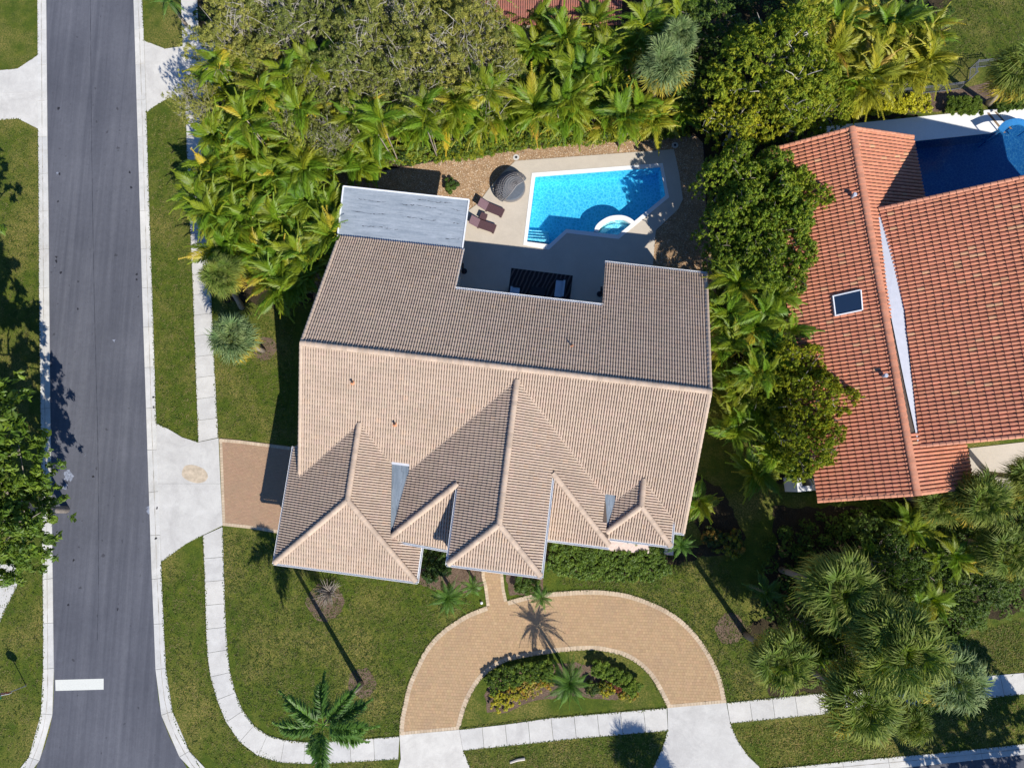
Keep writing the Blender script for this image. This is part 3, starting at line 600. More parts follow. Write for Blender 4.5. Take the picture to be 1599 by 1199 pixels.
class Roof:
    def __init__(s, fr, mat, base, vary, planes):
        s.fr = fr; s.mat = mat; s.base = np.array(base); s.vary = vary; s.planes = planes; s.inner = []; s.edge = []; s.under = MB(); s.polys = []; s.tsize = (.33, .33); s.oddc = np.array([1.04, 1.0, .96])
    def zmax(s, u, v, skip):
        z = np.full(np.shape(u), -1e9)
        for nm, poly, (z0, a, b) in s.polys:
            if nm == skip: continue
            k = inpoly(u, v, poly); z = np.where(k, np.maximum(z, z0 + a * u + b * v), z)
        return z
    def face(s, nm, poly, plane): s.polys.append((nm, poly, plane))
    def lay(s):
        TX, TY = s.tsize
        for nm, poly, (z0, a, b) in s.polys:
            g = math.hypot(a, b); dn = np.array([-a, -b]) / g; ac = np.array([-dn[1], dn[0]])   # downslope, across (plan, uv)
            cs = 1 / math.sqrt(1 + g * g); ey = TY * cs                                           # plan length of a course
            P = np.array(poly); L = np.c_[P @ ac, P @ dn]; l0 = L.min(0); l1 = L.max(0)
            # courses are anchored on the lowest edge, columns on a common grid
            off = (l1[1] % ey)
            ii = np.arange(math.floor(l0[0] / TX) - 1, math.ceil(l1[0] / TX) + 1); y0 = l1[1] - np.arange(1, math.ceil((l1[1] - l0[1]) / ey) + 1) * ey
            gx, gy = np.meshgrid(ii * TX, y0); gx, gy = gx.ravel(), gy.ravel()
            def uvof(x, y): return x * ac[0] + y * dn[0], x * ac[1] + y * dn[1]
            ins = []
            for dx, dy in ((0, 0), (TX, 0), (0, ey), (TX, ey), (TX / 2, ey / 2)):
                u, v = uvof(gx + dx, gy + dy); ins.append(inpoly(u, v, poly))
            ins = np.array(ins); anyin = ins.any(0); allin = ins[:4].all(0)
            # a tile can also straddle a corner without any sample inside: test with the clip later
            u, v = uvof(gx + TX / 2, gy + ey / 2); zc = z0 + a * u + b * v
            vis = zc > s.zmax(u, v, nm) - .22
            fr = s.fr
            X3 = np.array(fr.U) * ac[0] + np.array(fr.V) * ac[1]; D2 = np.array(fr.U) * dn[0] + np.array(fr.V) * dn[1]
            X = np.array([X3[0], X3[1], 0]); D = np.array([D2[0] * cs, D2[1] * cs, -g * cs]); Nn = np.cross(X, D); 
            if Nn[2] < 0: Nn = -Nn
            for k in np.nonzero(anyin & vis)[0]:
                uu, vv = uvof(gx[k], gy[k]); o = fr.p(uu, vv, z0 + a * uu + b * vv)
                (s.inner if allin[k] else s.edge).append((np.array(o), X, D, Nn, nm))
            m = [fr.p(q[0], q[1], z0 + a * q[0] + b * q[1] - .004) for q in poly]
            nrm = (m[1] - m[0]).cross(m[2] - m[0]); 
            if nrm.z < 0: m.reverse()
            s.under.add(m, [tuple(range(len(m)))])
    def emit(s, list_, name, parent):
        n = len(list_); J = rng.normal(0, 1, (n, 4))
        O = np.array([t[0] for t in list_]); X = np.array([t[1] for t in list_]); D = np.array([t[2] for t in list_]); Nn = np.array([t[3] for t in list_])
        O = O + Nn * (J[:, :1] * .003 + .006)
        V = O[:, None] + TV[None, :, :1] * X[:, None] + TV[None, :, 1:2] * (D + Nn * J[:, 1:2] * .008)[:, None] + TV[None, :, 2:] * Nn[:, None]
        C = s.tints(n); F = (TF[None] + (np.arange(n) * len(TV))[:, None, None]).reshape(-1, 4)
        # faces must look outward
        return V.reshape(-1, 3), F, np.repeat(C, len(TV), 0)
    def tints(s, n):
        k = 1 + rng.normal(0, s.vary, (n, 1)); c = s.base[None] * k * (1 + rng.normal(0, s.vary * .25, (n, 3)))
        odd = rng.random(n) < .03; c[odd] *= s.oddc; return np.clip(c, .02, 1)
    def build(s, roof, prefer, count=300):
        s.under.build('underlay', M['underlay'], roof)
        # the largest-looking whole tiles are single objects, the others one joined part
        C = Vector((0, 0, CAM_H)); sco = []
        for i, (o, X, D, Nn, nm) in enumerate(s.inner):
            v = Vector(o) - C; sc_ = (-(v.normalized().dot(Vector(Nn)))) / v.length_squared
            x, y = project(o)
            if not (0 < x < 1599 and 0 < y < 1199): sc_ = -1
            sco.append(sc_)
        order = np.argsort(-np.array(sco)); single = set(order[:count].tolist())
        rest = [t for i, t in enumerate(s.inner) if i not in single]
        V, F, C_ = s.emit(rest, 'roof_tiles', roof)
        me = npmesh('roof_tiles', V, F, C_, smooth=False, mats=[s.mat]); tag(link('roof_tiles', me, roof), kind='stuff')
        protos = []
        for j in range(8):
            c = s.tints(1); protos.append(npmesh('roof_tile', TV, TF, np.repeat(c, len(TV), 0), mats=[s.mat]))
        for i in single:
            o, X, D, Nn, nm = s.inner[i]; ob = bpy.data.objects.new('roof_tile', protos[random.randrange(8)]); COL.objects.link(ob); ob.parent = roof
            Mx = Matrix(((X[0], D[0], Nn[0], 0), (X[1], D[1], Nn[1], 0), (X[2], D[2], Nn[2], 0), (0, 0, 0, 1)))
            o = o + Nn * random.gauss(.006, .003); ob.matrix_world = Matrix.Translation(Vector(o)) @ Mx
        by = {}
        for t in s.edge: by.setdefault(t[4], []).append(t)
        VV, FF, CC, off = [], [], [], 0
        for nm, poly, pln in s.polys:
            if nm not in by: continue
            V, F, C_ = s.emit(by[nm], 'x', roof); me = npmesh('roof_tiles', V, F, C_, mats=[s.mat]); bm = bmesh.new(); bm.from_mesh(me)
            polyclip_bm(bm, [s.fr.p(*q).xy for q in poly], s.fr, None); bm.to_mesh(me); bm.free()
            tag(link('cut_roof_tiles', me, roof), kind='stuff')
def project(p):
    v = CROT.transposed() @ (Vector(p) - Vector((0, 0, CAM_H))); return 799.5 + FPX * v.x / -v.z, 599.5 - FPX * v.y / -v.z
_rp = {}
def ridge_run(parent, a, b, mat, base, wd=.19, ht=.16, step=.33, vary=.06, key='t'):
    """a line of overlapping half round ridge tiles from a to b (up to down)"""
    a = Vector(a); b = Vector(b); L = (b - a).length; n = max(1, round(L / step)); d = (b - a) / n; dn = d.normalized()
    if key not in _rp:
        _rp[key] = []
        for j in range(6):
            V = []; F = []; ns = 9
            for e, (x, sc_, lift) in enumerate(((-.02, .92, 0), (1.04, 1.05, .018))):
                for k in range(ns):
                    t = math.pi * k / (ns - 1); V.append((x * step, math.cos(t) * wd * sc_, math.sin(t) * ht * sc_ + lift - .02))
            for k in range(ns - 1): F.append([k, ns + k, ns + k + 1, k + 1])
            V += [(V[ns + k][0], V[ns + k][1] * .85, V[ns + k][2] - .03) for k in range(ns)]
            for k in range(ns - 1): F.append([ns + k, 2 * ns + k, 2 * ns + k + 1, ns + k + 1])
            c = np.array(base) * (1 + random.gauss(0, vary)); _rp[key].append(npmesh('ridge_tile', V, F, np.repeat([c], len(V), 0), mats=[mat]))
    sx = dn.cross(Vector((0, 0, 1))).normalized(); uz = sx.cross(dn)
    Mx = Matrix(((dn.x * d.length / step, -sx.x, uz.x, 0), (dn.y * d.length / step, -sx.y, uz.y, 0), (dn.z * d.length / step, -sx.z, uz.z, 0), (0, 0, 0, 1)))
    for i in range(n):
        o = bpy.data.objects.new('ridge_tile', _rp[key][random.randrange(6)]); COL.objects.link(o); o.parent = parent
        o.matrix_world = Matrix.Translation(a + d * i + uz * .045) @ Mx

# --- the main house
HU = (0.99234005, -0.12353629); HV = (-0.12353629, -0.99234005)
F1 = Frame((-14.25736, 8.64625), HU, HV); S = .459255; HR, HC, HA, HD = 8.35135, 8.05522, 6.34237, 5.76406
cu, cv1, au, av1, du, dv1 = 13.6, 9.40, 3.91, 9.227, 22.234, 7.33
house = empty('tan_tiled_house', F1.p(0, 0), 0, 'large house with tan barrel tile roofs, pool court behind and round drive in front', 'house')
roof = link('roof', None, house)
house_loc = house.location.copy()
def fixp(o): o.matrix_parent_inverse = Matrix.Translation(-house_loc)
TANR = (.468, .357, .270)
rf = Roof(F1, M['tile_tan'], TANR, .032, None)
Np = (HR, 0, S); Sp = (HR, 0, -S)
PWp = (HC - S * cu, S, 0); PEp = (HC + S * cu, -S, 0); AWp = (HA - S * au, S, 0); AEp = (HA + S * au, -S, 0); DWp = (HD - S * du, S, 0); DEp = (HD + S * du, -S, 0)
rf.face('n1', [(0, 0), (8.76, 0), (8.76, -8.4), (0.1, -8.4), (0, -7)], Np)
rf.face('n2', [(8.76, 0), (18.45, 0), (18.45, -5.15), (8.76, -5.15)], Np)
rf.face('n3', [(18.45, 0), (25.32, 0), (25.32, -8.62), (18.45, -8.62)], Np)
rf.face('s1', [(0, 0), (6.13, 0), (6.13, 8.35), (0, 8.35)], Sp)
rf.face('s2', [(6.13, 0), (7.28, 0), (7.28, 6.52), (6.13, 6.52)], Sp)
rf.face('s3', [(7.28, 0), (20.0, 0), (20.0, 6.86), (7.28, 6.86)], Sp)
rf.face('s4', [(20.0, 0), (20.68, 0), (20.68, 6.86), (20.0, 6.86)], Sp)
rf.face('s5', [(20.68, 0), (25.32, 0), (25.32, 8.7), (20.68, 8.7)], Sp)
rf.face('cwa', [(cu, .5), (cu, 7.3), (7.19, 7.3), (7.28, 6.6), (7.28, 5.5)], PWp)
rf.face('cwb', [(7.19, 7.3), (10.74, 7.3), (6.69, 11.25)], PWp)
rf.face('cwc', [(10.74, 7.3), (cu, 7.3), (cu, cv1), (10.74, 12.26)], PWp)
rf.face('cea', [(cu, .5), (20.0, 5.7), (20.0, 5.92), (cu, 5.92)], PEp)
rf.face('ceb', [(16.45, 5.92), (20.0, 5.92), (20.0, 6.9), (20.55, 9.99)], PEp)
rf.face('cec', [(cu, 5.92), (16.45, 5.92), (16.45, 12.26), (cu, cv1)], PEp)
rf.face('cs', [(cu, cv1), (16.46, 12.26), (10.74, 12.26)], (HC + S * cv1, 0, -S))
rf.face('pl', [(10.70, 7.33), (10.70, 11.62), (6.85, 11.42), (6.69, 11.25)], (6.74 + S * 7.3, 0, -S))
rf.face('pr', [(16.47, 5.95), (20.62, 10.0), (20.62, 10.16), (16.47, 10.16)], (6.76 + S * 5.92, 0, -S))
rf.face('aw', [(au, 4.30), (au, av1), (-.79, 13.93), (-.79, 6.3)], AWp)
rf.face('ae1', [(au, 4.30), (6.13, 6.55), (6.69, 11.27), (5.95, 11.27), (au, av1)], AEp)
rf.face('ae2', [(5.95, 11.27), (8.61, 11.27), (8.61, 13.93)], AEp)
rf.face('as', [(au, av1), (8.61, 13.93), (-.79, 13.93)], (HA + S * av1, 0, -S))
rf.face('dw', [(du, 5.6), (du, dv1), (20.38, 9.2), (20.66, 6.92)], DWp)
rf.face('de', [(du, 5.6), (24.5, 7.9), (24.5, 9.6), (du, dv1)], DEp)
rf.face('ds', [(du, dv1), (24.5, 9.6), (20.3, 9.6), (20.32, 9.25)], (HD + S * dv1, 0, -S))
rf.lay()
roof.location = -house_loc; rf.build(roof, None, 300)
def zp(pn, u, v): return pn[0] + pn[1] * u + pn[2] * v
rb = (.485, .37, .275)
def rr(u0, v0, z0, u1, v1, z1): ridge_run(roof, F1.p(u0, v0, z0), F1.p(u1, v1, z1), M['tile_tan'], rb)
rr(0, 0, HR, 25.32, 0, HR); rr(cu, .62, HC, cu, cv1, HC); rr(cu, cv1, HC, 10.78, 12.2, 6.78); rr(cu, cv1, HC, 16.42, 12.2, 6.78)
rr(au, 4.34, HA, au, av1, HA); rr(au, av1, HA, -.74, 13.87, 4.21); rr(au, av1, HA, 8.56, 13.87, 4.21)
rr(du, 5.6, HD, du, dv1, HD); rr(du, dv1, HD, 20.36, 9.2, 4.9); rr(du, dv1, HD, 24.45, 9.55, 4.75)
rr(10.72, 7.32, 6.72, 6.72, 11.2, 4.9); rr(16.44, 5.95, 6.74, 20.55, 9.98, 4.88)
# rake tiles along the gable edges
for (u, v0, z0, v1, z1) in ((0.05, 0, HR, -7.9, HR - S * 7.9), (0.05, 0, HR, 8.0, HR - S * 8.0), (25.28, 0, HR, -8.6, HR - S * 8.6), (25.28, 0, HR, 8.68, HR - S * 8.68)):
    ridge_run(roof, F1.p(u, v0, z0), F1.p(u, v1, z1), M['tile_tan'], rb, wd=.12, ht=.09, key='rake')
def flat(name, pts, mat, parent, th=.12):
    """a slab given by uvz corners"""
    P = [F1.p(*q) for q in pts]; m = MB(); n = len(P)
    nr = (P[1] - P[0]).cross(P[2] - P[0]); 
    if nr.z < 0: P.reverse()
    m.add([p for p in P] + [p - Vector((0, 0, th)) for p in P], [tuple(range(n)), tuple(range(2 * n - 1, n - 1, -1))] + [(i, i + n, (i + 1) % n + n, (i + 1) % n) for i in range(n)])
    o = m.build(name, mat, parent); return o
flat('valley_membrane', [(6.05, 6.45, 5.30), (7.38, 6.45, 5.30), (7.36, 6.7, 5.2), (6.72, 11.3, 4.86), (6.64, 11.3, 4.86), (6.05, 6.7, 5.2)], M['valley'], roof)
flat('valley_membrane', [(19.9, 6.80, 5.14), (20.75, 6.80, 5.14), (20.45, 9.4, 4.86), (20.25, 9.4, 4.86)], M['valley'], roof)
for (ua, ub, vv, zz) in ((6.08, 7.32, 6.5, 5.38), ):
    flat('valley_flashing', [(ua, vv, zz), (ub, vv, zz), (ub, vv + .16, zz - .04), (ua, vv + .16, zz - .04)], M['zinc'], roof, .04)
fl = flat('flat_roof', [(-.33, -12.1, 4.16), (8.5, -12.1, 4.16), (8.55, -8.38, 4.38), (-.1, -8.38, 4.38)], M['flatroof'], roof, .16)
sm_ = simple('black_roof_crack', (.04, .045, .055), .8, .2, var=.4)
for v_, a0_, a1_ in ((-11.3, .6, 8.2), (-10.35, -.1, 8.3), (-9.4, .0, 4.2), (-9.15, 6.5, 8.3), (-11.75, 4.0, 8.2)):
    us = np.arange(a0_, a1_, .12); zz_ = 4.16 + (v_ + 12.1) / 3.72 * .22 + .006; q_ = [F1.p(u, v_ + .035 * math.sin(u * 3.1 + v_) + random.uniform(-.025, .025), zz_) for u in us]; m = MB()
    for i in range(len(q_) - 1):
        if math.sin(i * .21 + v_ * 5) < -.55 or random.random() < .08: continue
        w_ = random.choice((.012, .018, .03, .05)); d_ = Vector((HV[0], HV[1], .05)) * w_ / 2; m.add([q_[i] + d_, q_[i] - d_, q_[i + 1] - d_, q_[i + 1] + d_], [(0, 1, 2, 3)])
    m.build('roof_crack', sm_, roof)
# white drip edge of the flat roof and the gutters
def gut(name, a, b, ht=.13, wd=.12, off=0.0):
    A, B = F1.p(*a), F1.p(*b); d = (B - A).normalized(); sx = d.cross(Vector((0, 0, 1))).normalized()
    m = MB(); m.bar(A + sx * wd / 2, B + sx * wd / 2, .018, ht); m.bar(A - sx * wd / 2, B - sx * wd / 2, .018, ht); m.bar(A - Vector((0, 0, ht / 2)), B - Vector((0, 0, ht / 2)), wd, .02)
    for e in (A, B): m.box(e, (.02, .02, ht), None)
    return m.build(name, M['white'], roof)
for a, b in (((-.38, -12.15, 4.13), (8.56, -12.15, 4.13)), ((8.56, -12.15, 4.13), (8.60, -8.4, 4.36)), ((-.38, -12.15, 4.13), (-.14, -8.4, 4.36))): 
    m = MB(); m.bar(F1.p(*a), F1.p(*b), .09, .15); m.build('drip_edge', M['white'], roof)
for a, b in (((8.70, -5.26, 5.93), (18.5, -5.26, 5.93)), ((18.43, -8.7, 4.34), (25.36, -8.7, 4.34)), ((8.68, -5.2, 5.9), (8.68, -8.5, 4.42)), ((-.86, 6.3, 4.1), (-.86, 14.0, 4.1)), ((-.86, 14.0, 4.1), (8.68, 14.0, 4.1)), ((8.68, 14.0, 4.1), (8.68, 11.4, 4.1)),
             ((10.66, 7.6, 6.66), (10.66, 12.33, 6.66)), ((10.66, 12.33, 6.66), (16.54, 12.33, 6.66)), ((16.54, 12.33, 6.66), (16.54, 6.2, 6.66)), ((7.3, 11.55, 4.78), (10.66, 11.72, 4.72)), ((16.6, 10.24, 4.74), (20.62, 10.24, 4.74)), ((20.62, 9.67, 4.66), (24.58, 9.67, 4.66)), ((24.58, 9.67, 4.66), (24.58, 8.05, 4.66)), ((24.6, 8.78, 4.30), (25.36, 8.78, 4.30))):
    gut('gutter', a, b)
# walls under the roofs
W = MB()
def wallbox(u0, v0, u1, v1, ztop):
    P = [F1.p(u0, v0).xy, F1.p(u1, v0).xy, F1.p(u1, v1).xy, F1.p(u0, v1).xy]; W.prism(P, 0, ztop)
wallbox(.6, -4.6, 24.8, 7.6, 5.0 - .2); wallbox(.6, -7.6, 8.2, -4.61, 4.2); wallbox(19.0, -8.0, 24.8, -4.61, 4.1); wallbox(-.2, 7.61, 8.0, 13.3, 3.95); wallbox(8.1, 7.61, 19.9, 9.5, 4.6); wallbox(11.2, 9.6, 16.0, 11.6, 6.4); wallbox(20.9, 7.61, 24.0, 9.0, 4.3)
W.build('wall', M['stucco'], house).location = -house_loc
tw = MB(); tw.prism([F1.p(10.78, 7.6).xy, F1.p(10.95, 7.6).xy, F1.p(10.95, 11.9).xy, F1.p(10.78, 11.9).xy], 4.7, 6.62); tw.prism([F1.p(16.25, 6.4).xy, F1.p(16.42, 6.4).xy, F1.p(16.42, 11.9).xy, F1.p(16.25, 11.9).xy], 4.7, 6.62)
tw.build('entry_tower_wall', M['stucco'], house).location = -house_loc
# tall gable walls: triangles under the rakes
gw = MB()
for u in (.55, 24.85):
    P = [F1.p(u, -7.0, 4.6), F1.p(u, 7.4, 4.6), F1.p(u, 0, 7.9)]; Q = [F1.p(u + .2, -7.0, 4.6), F1.p(u + .2, 7.4, 4.6), F1.p(u + .2, 0, 7.9)]
    gw.add(P + Q, [(0, 1, 2), (5, 4, 3), (0, 3, 4, 1), (1, 4, 5, 2), (2, 5, 3, 0)])
gw.build('gable_wall', M['stucco'], house).location = -house_loc
# vent pipes
def vent(fr, u, v, z, parent, col, r_=.07, hh=.28, name='vent_pipe'):
    m = MB(); p = fr.p(u, v, z); m.tube([p - Vector((0, 0, .1)), p + Vector((0, 0, hh))], r_, 10, False); m.tube([p + Vector((0, 0, hh - .05)), p + Vector((0, 0, hh - .04))], r_ * .6, 10)
    o = m.build(name, col, parent, False); m2 = MB(); m2.tube([p + Vector((0, 0, -.02)), p + Vector((0, 0, .07))], [r_ * 2.6, r_ * 1.3], 12); q = m2.build('pipe_boot', M['bootc'], parent); return o
M['bootc'] = simple('orange_pipe_boot', (.55, .24, .12), .6, .3); M['pipe'] = simple('dark_vent_pipe', (.12, .09, .08), .5, .4)
vent(F1, 3.38, 1.94, HR - S * 1.94 + .05, roof, M['pipe']); vent(F1, 6.2, 4.14, HR - S * 4.14 + .05, roof, M['pipe']); vent(F1, 16.7, -2.0, HR - S * 2.0 + .05, roof, M['pipe'], .05, .3)
# low ledge wall beside the front bay
lw = MB(); lw.prism([F1.p(*q).xy for q in ((20.75, 9.75), (25.55, 9.75), (25.58, 10.45), (20.9, 10.72))], 0, .55); lw.prism([F1.p(*q).xy for q in ((24.95, 8.95), (25.53, 8.95), (25.55, 9.74), (24.95, 9.74))], 0, .549)
tag(lw.build('planter_wall', simple('pale_pink_stucco', (.62, .50, .44), .85, .2)), 'low pale pink ledge wall wrapping the right front corner of the tan house', 'low wall')

# --- the neighbour with the terracotta roof
B2 = (math.cos(.094), math.sin(.094)); A2 = (math.sin(.094), -math.cos(.094))
F2 = Frame((21.307, 23.31), B2, A2)   # u east (b), v south (a)
SN = .428; HN = 6.6
nh = empty('terracotta_tiled_house', F2.p(0, 0), 0, 'neighbouring house with bright terracotta tile roofs, skylight and grey metal valley', 'house')
nroof = link('roof', None, nh); nroof.location = -nh.location
r2 = Roof(F2, M['tile_red'], (.52, .205, .115), .055, None)
TV1, TF1 = tile_template(.25, .44, .072, .048, 1, 9)
def uv2(px, py, z): q = np.array(at(px, py, z).xy) - F2.O; return float(q @ F2.U), float(q @ F2.V)
e0 = uv2(1372, 327, 6.25); e1 = uv2(1437, 696, 6.25)
bz = 6.25 - SN * e0[0]
def uvp(px, py, pn):
    z = 6.0
    for _ in range(80): u, v = uv2(px, py, z); z = .5 * z + .5 * (pn[0] + pn[1] * u + pn[2] * v)
    return u, v, z
Wn = (HN, SN, 0); En = (HN, -SN, 0)
r2.face('w', [(0, 0), (0, 24.02), (-5.16, 24.02), (-5.16, 0)], Wn)
BWp = (bz, SN, 0)
q0, q1, q2, q3, q4 = [uvp(x, y, En) for x, y in ((1371, 340), (1387, 480), (1391, 497), (1412, 600), (1432, 690))]
k0, k1, k2, k3, k4 = [uvp(x, y, BWp) for x, y in ((1372, 330), (1395, 400), (1412, 486), (1425, 600), (1435, 694))]
r2.face('en', [(0, 0), (5.2, 0), (5.2, 6.2), (0, 6.2)], En)
r2.face('em1', [(0, 4.9), (q0[0], 4.9), (q0[0], q0[1]), (q2[0], q2[1]), (0, q2[1])], En)
r2.face('em2', [(0, q2[1]), (q2[0], q2[1]), (q4[0], q4[1]), (q4[0], 20.3), (0, 20.3)], En)
r2.face('es', [(0, 20.3), (4.7, 20.3), (4.7, 24.02), (0, 24.02)], En)
RB = e0[0] + 9.4
r2.face('bw1', [(k0[0], k0[1]), (k2[0], k2[1]), (RB, k2[1]), (RB, k0[1])], BWp)
r2.face('bw2', [(k2[0], k2[1]), (k4[0], k4[1]), (RB, k4[1]), (RB, k2[1])], BWp)
_TV, _TF = TV, TF; TV, TF = TV1, TF1
r2.tsize = (.25, .44); r2.oddc = np.array([1.0, 1.35, 1.3])
r2.lay(); r2.build(nroof, None, 300)
TV, TF = _TV, _TF
rc2 = (.56, .245, .145)
def rr2(u0, v0, z0, u1, v1, z1, **k): ridge_run(nroof, F2.p(u0, v0, z0), F2.p(u1, v1, z1), M['tile_red'], rc2, key='n', wd=k.get('wd', .24), ht=.13, step=.4)
rr2(0, -.05, HN, 0, 24.1, HN)
for (ua, va, za, ub, vb, zb) in ((0, .03, HN, -5.16, .03, HN - SN * 5.16), (0, .03, HN, 5.2, .03, HN - SN * 5.2), (0, 24.0, HN, -5.16, 24.0, HN - SN * 5.16), (0, 24.0, HN, 4.7, 24.0, HN - SN * 4.7),
                                 (RB, e0[1], bz + SN * RB, e0[0], e0[1], 6.25), (RB, e1[1], bz + SN * RB, e1[0], e1[1], bz + SN * e1[0])):
    ridge_run(nroof, F2.p(ua, va, za), F2.p(ub, vb, zb), M['tile_red'], rc2, wd=.13, ht=.10, step=.36, key='nr')
Lq = [F2.p(u, v, z + .07) for u, v, z in (q0, q1, q2, q3, q4)]; Rq = [F2.p(u + .12, v, z + .0) for u, v, z in (k0, k1, k2, k3, k4)]
for i0, i1 in ((0, 2), (2, 4)):
    m = MB(); n_ = i1 - i0 + 1; m.add([Lq[i0 + i] for i in range(n_)] + [Rq[i0 + i] + (Vector((0, 0, -.02 * (i0 > 0)))) for i in range(n_)], [(i, i + n_, i + n_ + 1, i + 1) for i in range(n_ - 1)]); m.build('valley_flashing', M['zinc'], nroof)
# skylight
sk = empty('skylight', (0, 0, 0)); sk.parent = nroof
def wz(u): return HN + SN * u
cs = [uv2(x, y, 5.6) for x, y in ((1300, 463), (1336, 457.5), (1339, 488), (1304, 493))]
P = [F2.p(u, v, wz(u) + .22) for u, v in cs]; m = MB()
for i in range(4):
    a, b = P[i], P[(i + 1) % 4]; m.bar(a - Vector((0, 0, .12)), b - Vector((0, 0, .12)), .07, .26)
m.build('skylight_frame', M['white'], sk)
gm_, t_, b_ = nodes('skylight_glass'); b_.inputs['Base Color'].default_value = (.015, .03, .06, 1); b_.inputs['Roughness'].default_value = .08; b_.inputs['Specular IOR Level'].default_value = .9; b_.inputs['Coat Weight'].default_value = .6
m = MB(); m.add([p - Vector((0, 0, .03)) for p in P] + [p - Vector((0, 0, .05)) for p in P], [(3, 2, 1, 0), (4, 5, 6, 7)]); m.build('skylight_pane', gm_, sk)
M['galv'] = simple('galvanised_vent', (.55, .57, .62), .45, .5, .3)
for x, y in ((1329, 309), (1377, 588)):
    u, v = uv2(x, y, 6.2); p = F2.p(u, v, wz(u)); m = MB(); m.tube([p, p + Vector((0, 0, .42))], .10, 12); m.tube([p + Vector((0, 0, .42)), p + Vector((0, 0, .50))], [.15, .10], 12); m.build('roof_vent', M['galv'], nroof)
m = MB()
def wb2(u0, v0, u1, v1, zt): m.prism([F2.p(u0, v0).xy, F2.p(u1, v0).xy, F2.p(u1, v1).xy, F2.p(u0, v1).xy], 0, zt)
wb2(-4.6, .7, 4.4, 4.5, 4.2); wb2(-4.6, 4.51, 13.5, 19.9, 4.3); wb2(-4.6, 19.91, 4.2, 23.4, 4.1); wb2(e0[0] + .5, e0[1] + .5, e0[0] + 18.0, e1[1] - .5, 5.9)
mf = MB(); ZR = bz + SN * RB
for a_, b_ in (((RB, e0[1], ZR), (RB + 9.4, e0[1], ZR - SN * 9.4)),):
    P_ = [F2.p(*a_), F2.p(*b_), F2.p(b_[0], e1[1], b_[2]), F2.p(a_[0], e1[1], a_[2])]; mf.add(P_ + [p_ - Vector((0, 0, .2)) for p_ in P_], [(3, 2, 1, 0), (4, 5, 6, 7), (0, 1, 5, 4), (2, 3, 7, 6), (1, 2, 6, 5)])
for v_ in (e0[1] + .3, e1[1] - .3):
    P_ = [F2.p(e0[0] + .5, v_, 5.8), F2.p(RB, v_, ZR - .2), F2.p(e0[0] + 18, v_, 5.8)]; mf.add(P_, [(0, 1, 2)])
mf.build('far_roof_slope', M['tile_red'], nroof)
me_ = nroof.children[-1].data; ca_ = me_.color_attributes.new('tint', 'FLOAT_COLOR', 'POINT'); ca_.data.foreach_set('color', np.tile([.5, .2, .115, 1], len(me_.vertices)).astype(np.float32))
m.build('wall', M['stucco'], nh).location = -nh.location
m = MB()
P = [at(x, y, 2.4).xy for x, y in ((1243, 745), (1246, 768), (1276, 765), (1276, 757), (1253, 759), (1251, 745))]
m.prism(P, 0, 2.4); tag(m.build('garden_wall', M['coping']), 'white right-angled wall corner poking out from the left eave of the terracotta house', 'wall')
m = MB(); m.prism(pl([(1512, 700), (1600, 690), (1640, 700), (1640, 770), (1520, 770)]), 0, .05); m.build('entry_walk', M['deck'])['kind'] = 'structure'
# neighbour's pool and terrace
npd = ring(pl([(1280, 199), (1475, 179), (1599, 167), (1760, 150), (1800, 350), (1380, 350), (1290, 260)]), pl(NPOOL), .05, 0, M['coping'], 'pool_terrace', None); npd['kind'] = 'structure'
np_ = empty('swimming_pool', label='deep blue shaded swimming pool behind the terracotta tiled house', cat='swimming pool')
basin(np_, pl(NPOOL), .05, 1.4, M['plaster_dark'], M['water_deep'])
sl = smoothline(pl([(1548, 215), (1560, 203), (1575, 196), (1592, 193), (1615, 200)], .5), 30); m = MB()
pts = [Vector((p[0], p[1], 1.5 - .04 * i)) for i, p in enumerate(sl)]
for i in range(29): m.bar(pts[i], pts[i + 1], .5, .06)
for i in range(0, 29, 9): m.tube([(pts[i].x, pts[i].y, -.9), pts[i]], .05, 8)
tag(m.build('pool_slide', simple('blue_slide', (.03, .20, .46), .35, .5)), 'curved blue slide at the edge of the shaded pool on the right', 'pool slide')
for q in ([(1540, 177), (1544, 176.6), (1570, 208), (1566, 208.5)], [(1552, 175.5), (1555, 175.2), (1580, 202), (1577, 202.5)]):
    m = MB(); m.prism(pl(q), .045, .056, bottom=False); m.build('deck_drain', M['sand'])['kind'] = 'structure'
# third roof at the top of the picture
F3 = Frame(tuple(at(735, 40, 3.6).xy), (1, -.02), (.02, 1)); h3 = empty('brown_tiled_house', F3.p(0, 0), 0, 'house with brownish red tiles, mostly hidden by trees at the top edge', 'house')
rf3 = link('roof', None, h3); rf3.location = -h3.location; r3 = Roof(F3, M['tile_red'], (.30, .115, .085), .1, None)
r3.tsize = (.33, .33); r3.face('s', [(0, 0), (11, 0), (11, 4), (0, 4)], (3.6, 0, .4)); r3.lay(); r3.build(rf3, None, 120)
m = MB(); m.prism([F3.p(*q).xy for q in ((.4, .5), (10.6, .5), (10.6, 5), (.4, 5))], 0, 3.5); m.build('wall', M['stucco'], h3).location = -h3.location

